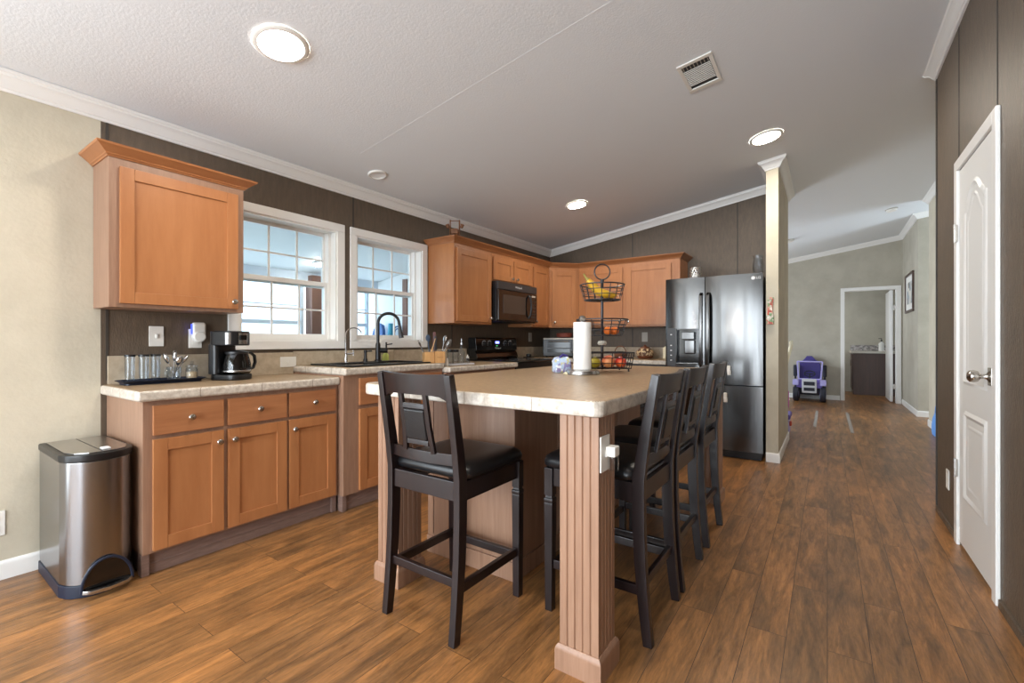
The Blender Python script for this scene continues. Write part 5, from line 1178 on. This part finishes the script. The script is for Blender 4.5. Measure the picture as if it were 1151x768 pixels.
for y in (9.08, 9.52):
    MB().bar([(-1.32, y, .06), (-1.10, y, .012), (-.90, y, .012), (-.70, y, .03), (-.55, y, .075)], .03, .024, (0, 1, 0), .004).build('rocker', 'cream_paint', rc)
    MB().tube([(-.67, y + (.02 if y < 9.3 else -.02), .40), (-.60, y, .05)], [.016, .014], 10).build('leg', 'cream_paint', rc); MB().tube([(-1.08, y, .40), (-1.12, y, .03)], [.016, .014], 10).build('leg', 'cream_paint', rc)
    MB().tube([(-.655, y, .42), (-.585, y, .75), (-.515, y, 1.06)], [.019, .018, .015], 10).build('back_post', 'cream_paint', rc)
    MB().tube([(-.65, y, .64), (-1.10, y, .62)], .017, 8).build('arm', 'cream_paint', rc); MB().tube([(-1.05, y, .42), (-1.07, y, .62)], .012, 8).build('arm_post', 'cream_paint', rc)
MB().box(-1.14, -.62, 9.05, 9.55, .395, .43, .012).build('seat', 'cream_paint', rc)
MB().bar([(-.525, 9.05, 1.06), (-.505, 9.3, 1.085), (-.525, 9.55, 1.06)], .09, .024, (0, 0, 1), .006).build('top_rail', 'cream_paint', rc)
for y in (9.17, 9.26, 9.34, 9.43): MB().tube([(-.655, y, .43), (-.585, y, .75), (-.52, y, 1.04)], .008, 8).build('spindle', 'cream_paint', rc)
solo(MB().box(-.60, -.54, 8.72, 8.86, .30, .55, .02, seg=3, Mx=Matrix.Identity(4)).box(-.615, -.525, 8.70, 8.88, .0, .30, .03, seg=3), 'toy_bag', 'magenta', 'magenta bundle on the floor in front of the rocking chair', 'bag', (-.57, 8.79, 0))
tb_ = thing('toy_bin', 'small purple toy bin behind the partition end', 'toy bin', (-.55, 6.45, 0))
MB().prism(rrect(-.72, -.375, 6.26, 6.62, .03), 0, .185, 'z', .008).build('bin_body', 'lilac', tb_)
MB().prism(rrect(-.735, -.360, 6.245, 6.635, .03), .1855, .245, 'z', .014).build('lid', 'purple', tb_)
MB().box(-.374, -.350, 6.36, 6.44, .10, .150, .006).build('clasp', 'red_orange', tb_)
bg_ = thing('blue_bag', 'light blue soft bag on the floor, just left of the dark wall end', 'bag', (1.06, 7.25, 0))
tb = bmesh.new(); lp = []
for z, s_ in ((0, .85), (.03, 1), (.12, .98), (.2, .8), (.26, .4)):
    lp.append([tb.verts.new((1.060 + x * s_ * .6, 7.25 + y * s_, z)) for x, y in rrect(-.055, .055, -.14, .14, .04)])
for A, B in zip(lp, lp[1:]):
    for i in range(len(A)): tb.faces.new((A[i], A[(i + 1) % len(A)], B[(i + 1) % len(A)], B[i]))
tb.faces.new(lp[0][::-1]); tb.faces.new(lp[-1]); b = MB(); b._add(tb); b.build('bag_body', 'blue_cloth', bg_, ang=60)
MB().tube([(1.06, 7.17, .25), (1.06, 7.21, .34), (1.06, 7.29, .34), (1.06, 7.33, .25)], .010, 8).build('bag_handle', 'blue_cloth', bg_)
solo(MB().box(1.0885, 1.0995, 6.60, 7.20, .40, 1.02, .004).tube([(1.086, 6.58, 1.03), (1.086, 7.22, 1.03)], .009, 8), 'daylit_wall_strip', 'blue_cloth', 'pale blue panel added for bluish daylight on the far right wall, beside the dark wall end', 'daylight strip', (1.095, 6.9, .4))  # blue panel stands in for wall lit by bluish daylight
for lab, x, y0, y1, r in (('left strip of grey tape on the far floor', -.135, 7.1, 8.76, 0), ('right strip of grey tape on the far floor', .25, 6.88, 8.80, 0)):
    solo(MB().box(x - .018, x + .018, y0, y1, .0002, .0012), 'floor_tape', 'tape', lab, 'tape', (x, (y0 + y1) / 2, 0), 'tape strips on the floor')
pf = thing('framed_picture', 'framed pale print on the far right wall', 'picture', (1.10, 9.69, 1.58))
b = MB(); y0, y1, z0, z1 = 9.28, 10.12, 1.58, 2.21
b.box(1.075, 1.0995, y0, y1, z0, z0 + .04, .004).box(1.075, 1.0995, y0, y1, z1 - .04, z1, .004).box(1.075, 1.0995, y0, y0 + .04, z0 + .04, z1 - .04, .004).box(1.075, 1.0995, y1 - .04, y1, z0 + .04, z1 - .04, .004)
b.build('picture_frame', 'picture_frame', pf)
MB().box(1.090, 1.0990, y0 + .04, y1 - .04, z0 + .04, z1 - .04).build('mat_board', 'paper', pf, smooth=False)
MB().box(1.0885, 1.0899, y0 + .16, y1 - .16, z0 + .14, z1 - .14).build('print', 'art', pf, smooth=False)
# bathroom vanity through the far doorway
va = thing('vanity_cabinet', 'dark brown vanity cabinet seen through the far doorway', 'cabinet', (.80, 12.2, 0))
MB().box(.445, 1.5, 11.92, 12.60, .0, .862, .003).build('carcass', 'vanity', va)
MB().box(.425, .445, 11.96, 12.58, .10, .84, .003).build('door', 'vanity', va)
MB().tube([(.425, 12.05, .60), (.405, 12.05, .60), (.405, 12.05, .72), (.425, 12.05, .72)], .006, 8).build('handle', 'nickel', va)
t = solo(MB().box(.405, 1.52, 11.88, 12.615, .863, .908, .006), 'countertop', 'vanity_top', 'pale worktop on the dark vanity in the far room', 'countertop', (.9, 12.2, .863))
MB().box(.42, 1.52, 12.602, 12.6165, .909, 1.03, .002).build('backsplash', 'mosaic', t)
sb = thing('lotion_bottle', 'white pump bottle on the vanity, by the open far door', 'bottle', (.93, 12.1, .9085)); p = (.915, 12.02, .9085)
MB().lathe([(0, 0), (.045, 0), (.048, .01), (.046, .16), (.016, .19), (.012, .20)], p, 18, cap=False).build('vessel', 'white_plastic', sb)
MB().lathe([(.014, .20), (.014, .235), (.006, .24), (.006, .27), (0, .271)], p, 14).tube([(p[0], p[1], p[2] + .265), (p[0] - .05, p[1], p[2] + .26)], .006, 8).build('pump', 'black', sb)

pl = thing('hanging_lamp', 'dark dining lamp with bare bulbs behind the viewer, mirrored in the refrigerator', 'lamp', (-1.62, -1.5, 1.55))
zt = ceil_z(-1.62)
MB().tube([(-1.62, -1.5, 1.66), (-1.62, -1.5, zt - .03)], .006, 8).lathe([(.06, 0), (.06, -.02), (.02, -.04), (0, -.04)], (-1.62, -1.5, zt - .012), 20).build('stem', 'iron', pl)
MB().bar([(-1.86, -1.5, 1.66), (-1.38, -1.5, 1.66)], .03, .03, (0, 1, 0), .004).build('crossbar', 'iron', pl)
for x in (-1.84, -1.70, -1.54, -1.40):
    MB().lathe([(.016, 0), (.016, -.045), (0, -.045)], (x, -1.5, 1.645), 14).build('socket', 'iron', pl)
    MB().lathe([(0, 0), (.012, 0), (.018, -.02), (.028, -.05), (.024, -.075), (0, -.085)], (x, -1.5, 1.60), 16).build('bulb', 'lamp', pl)
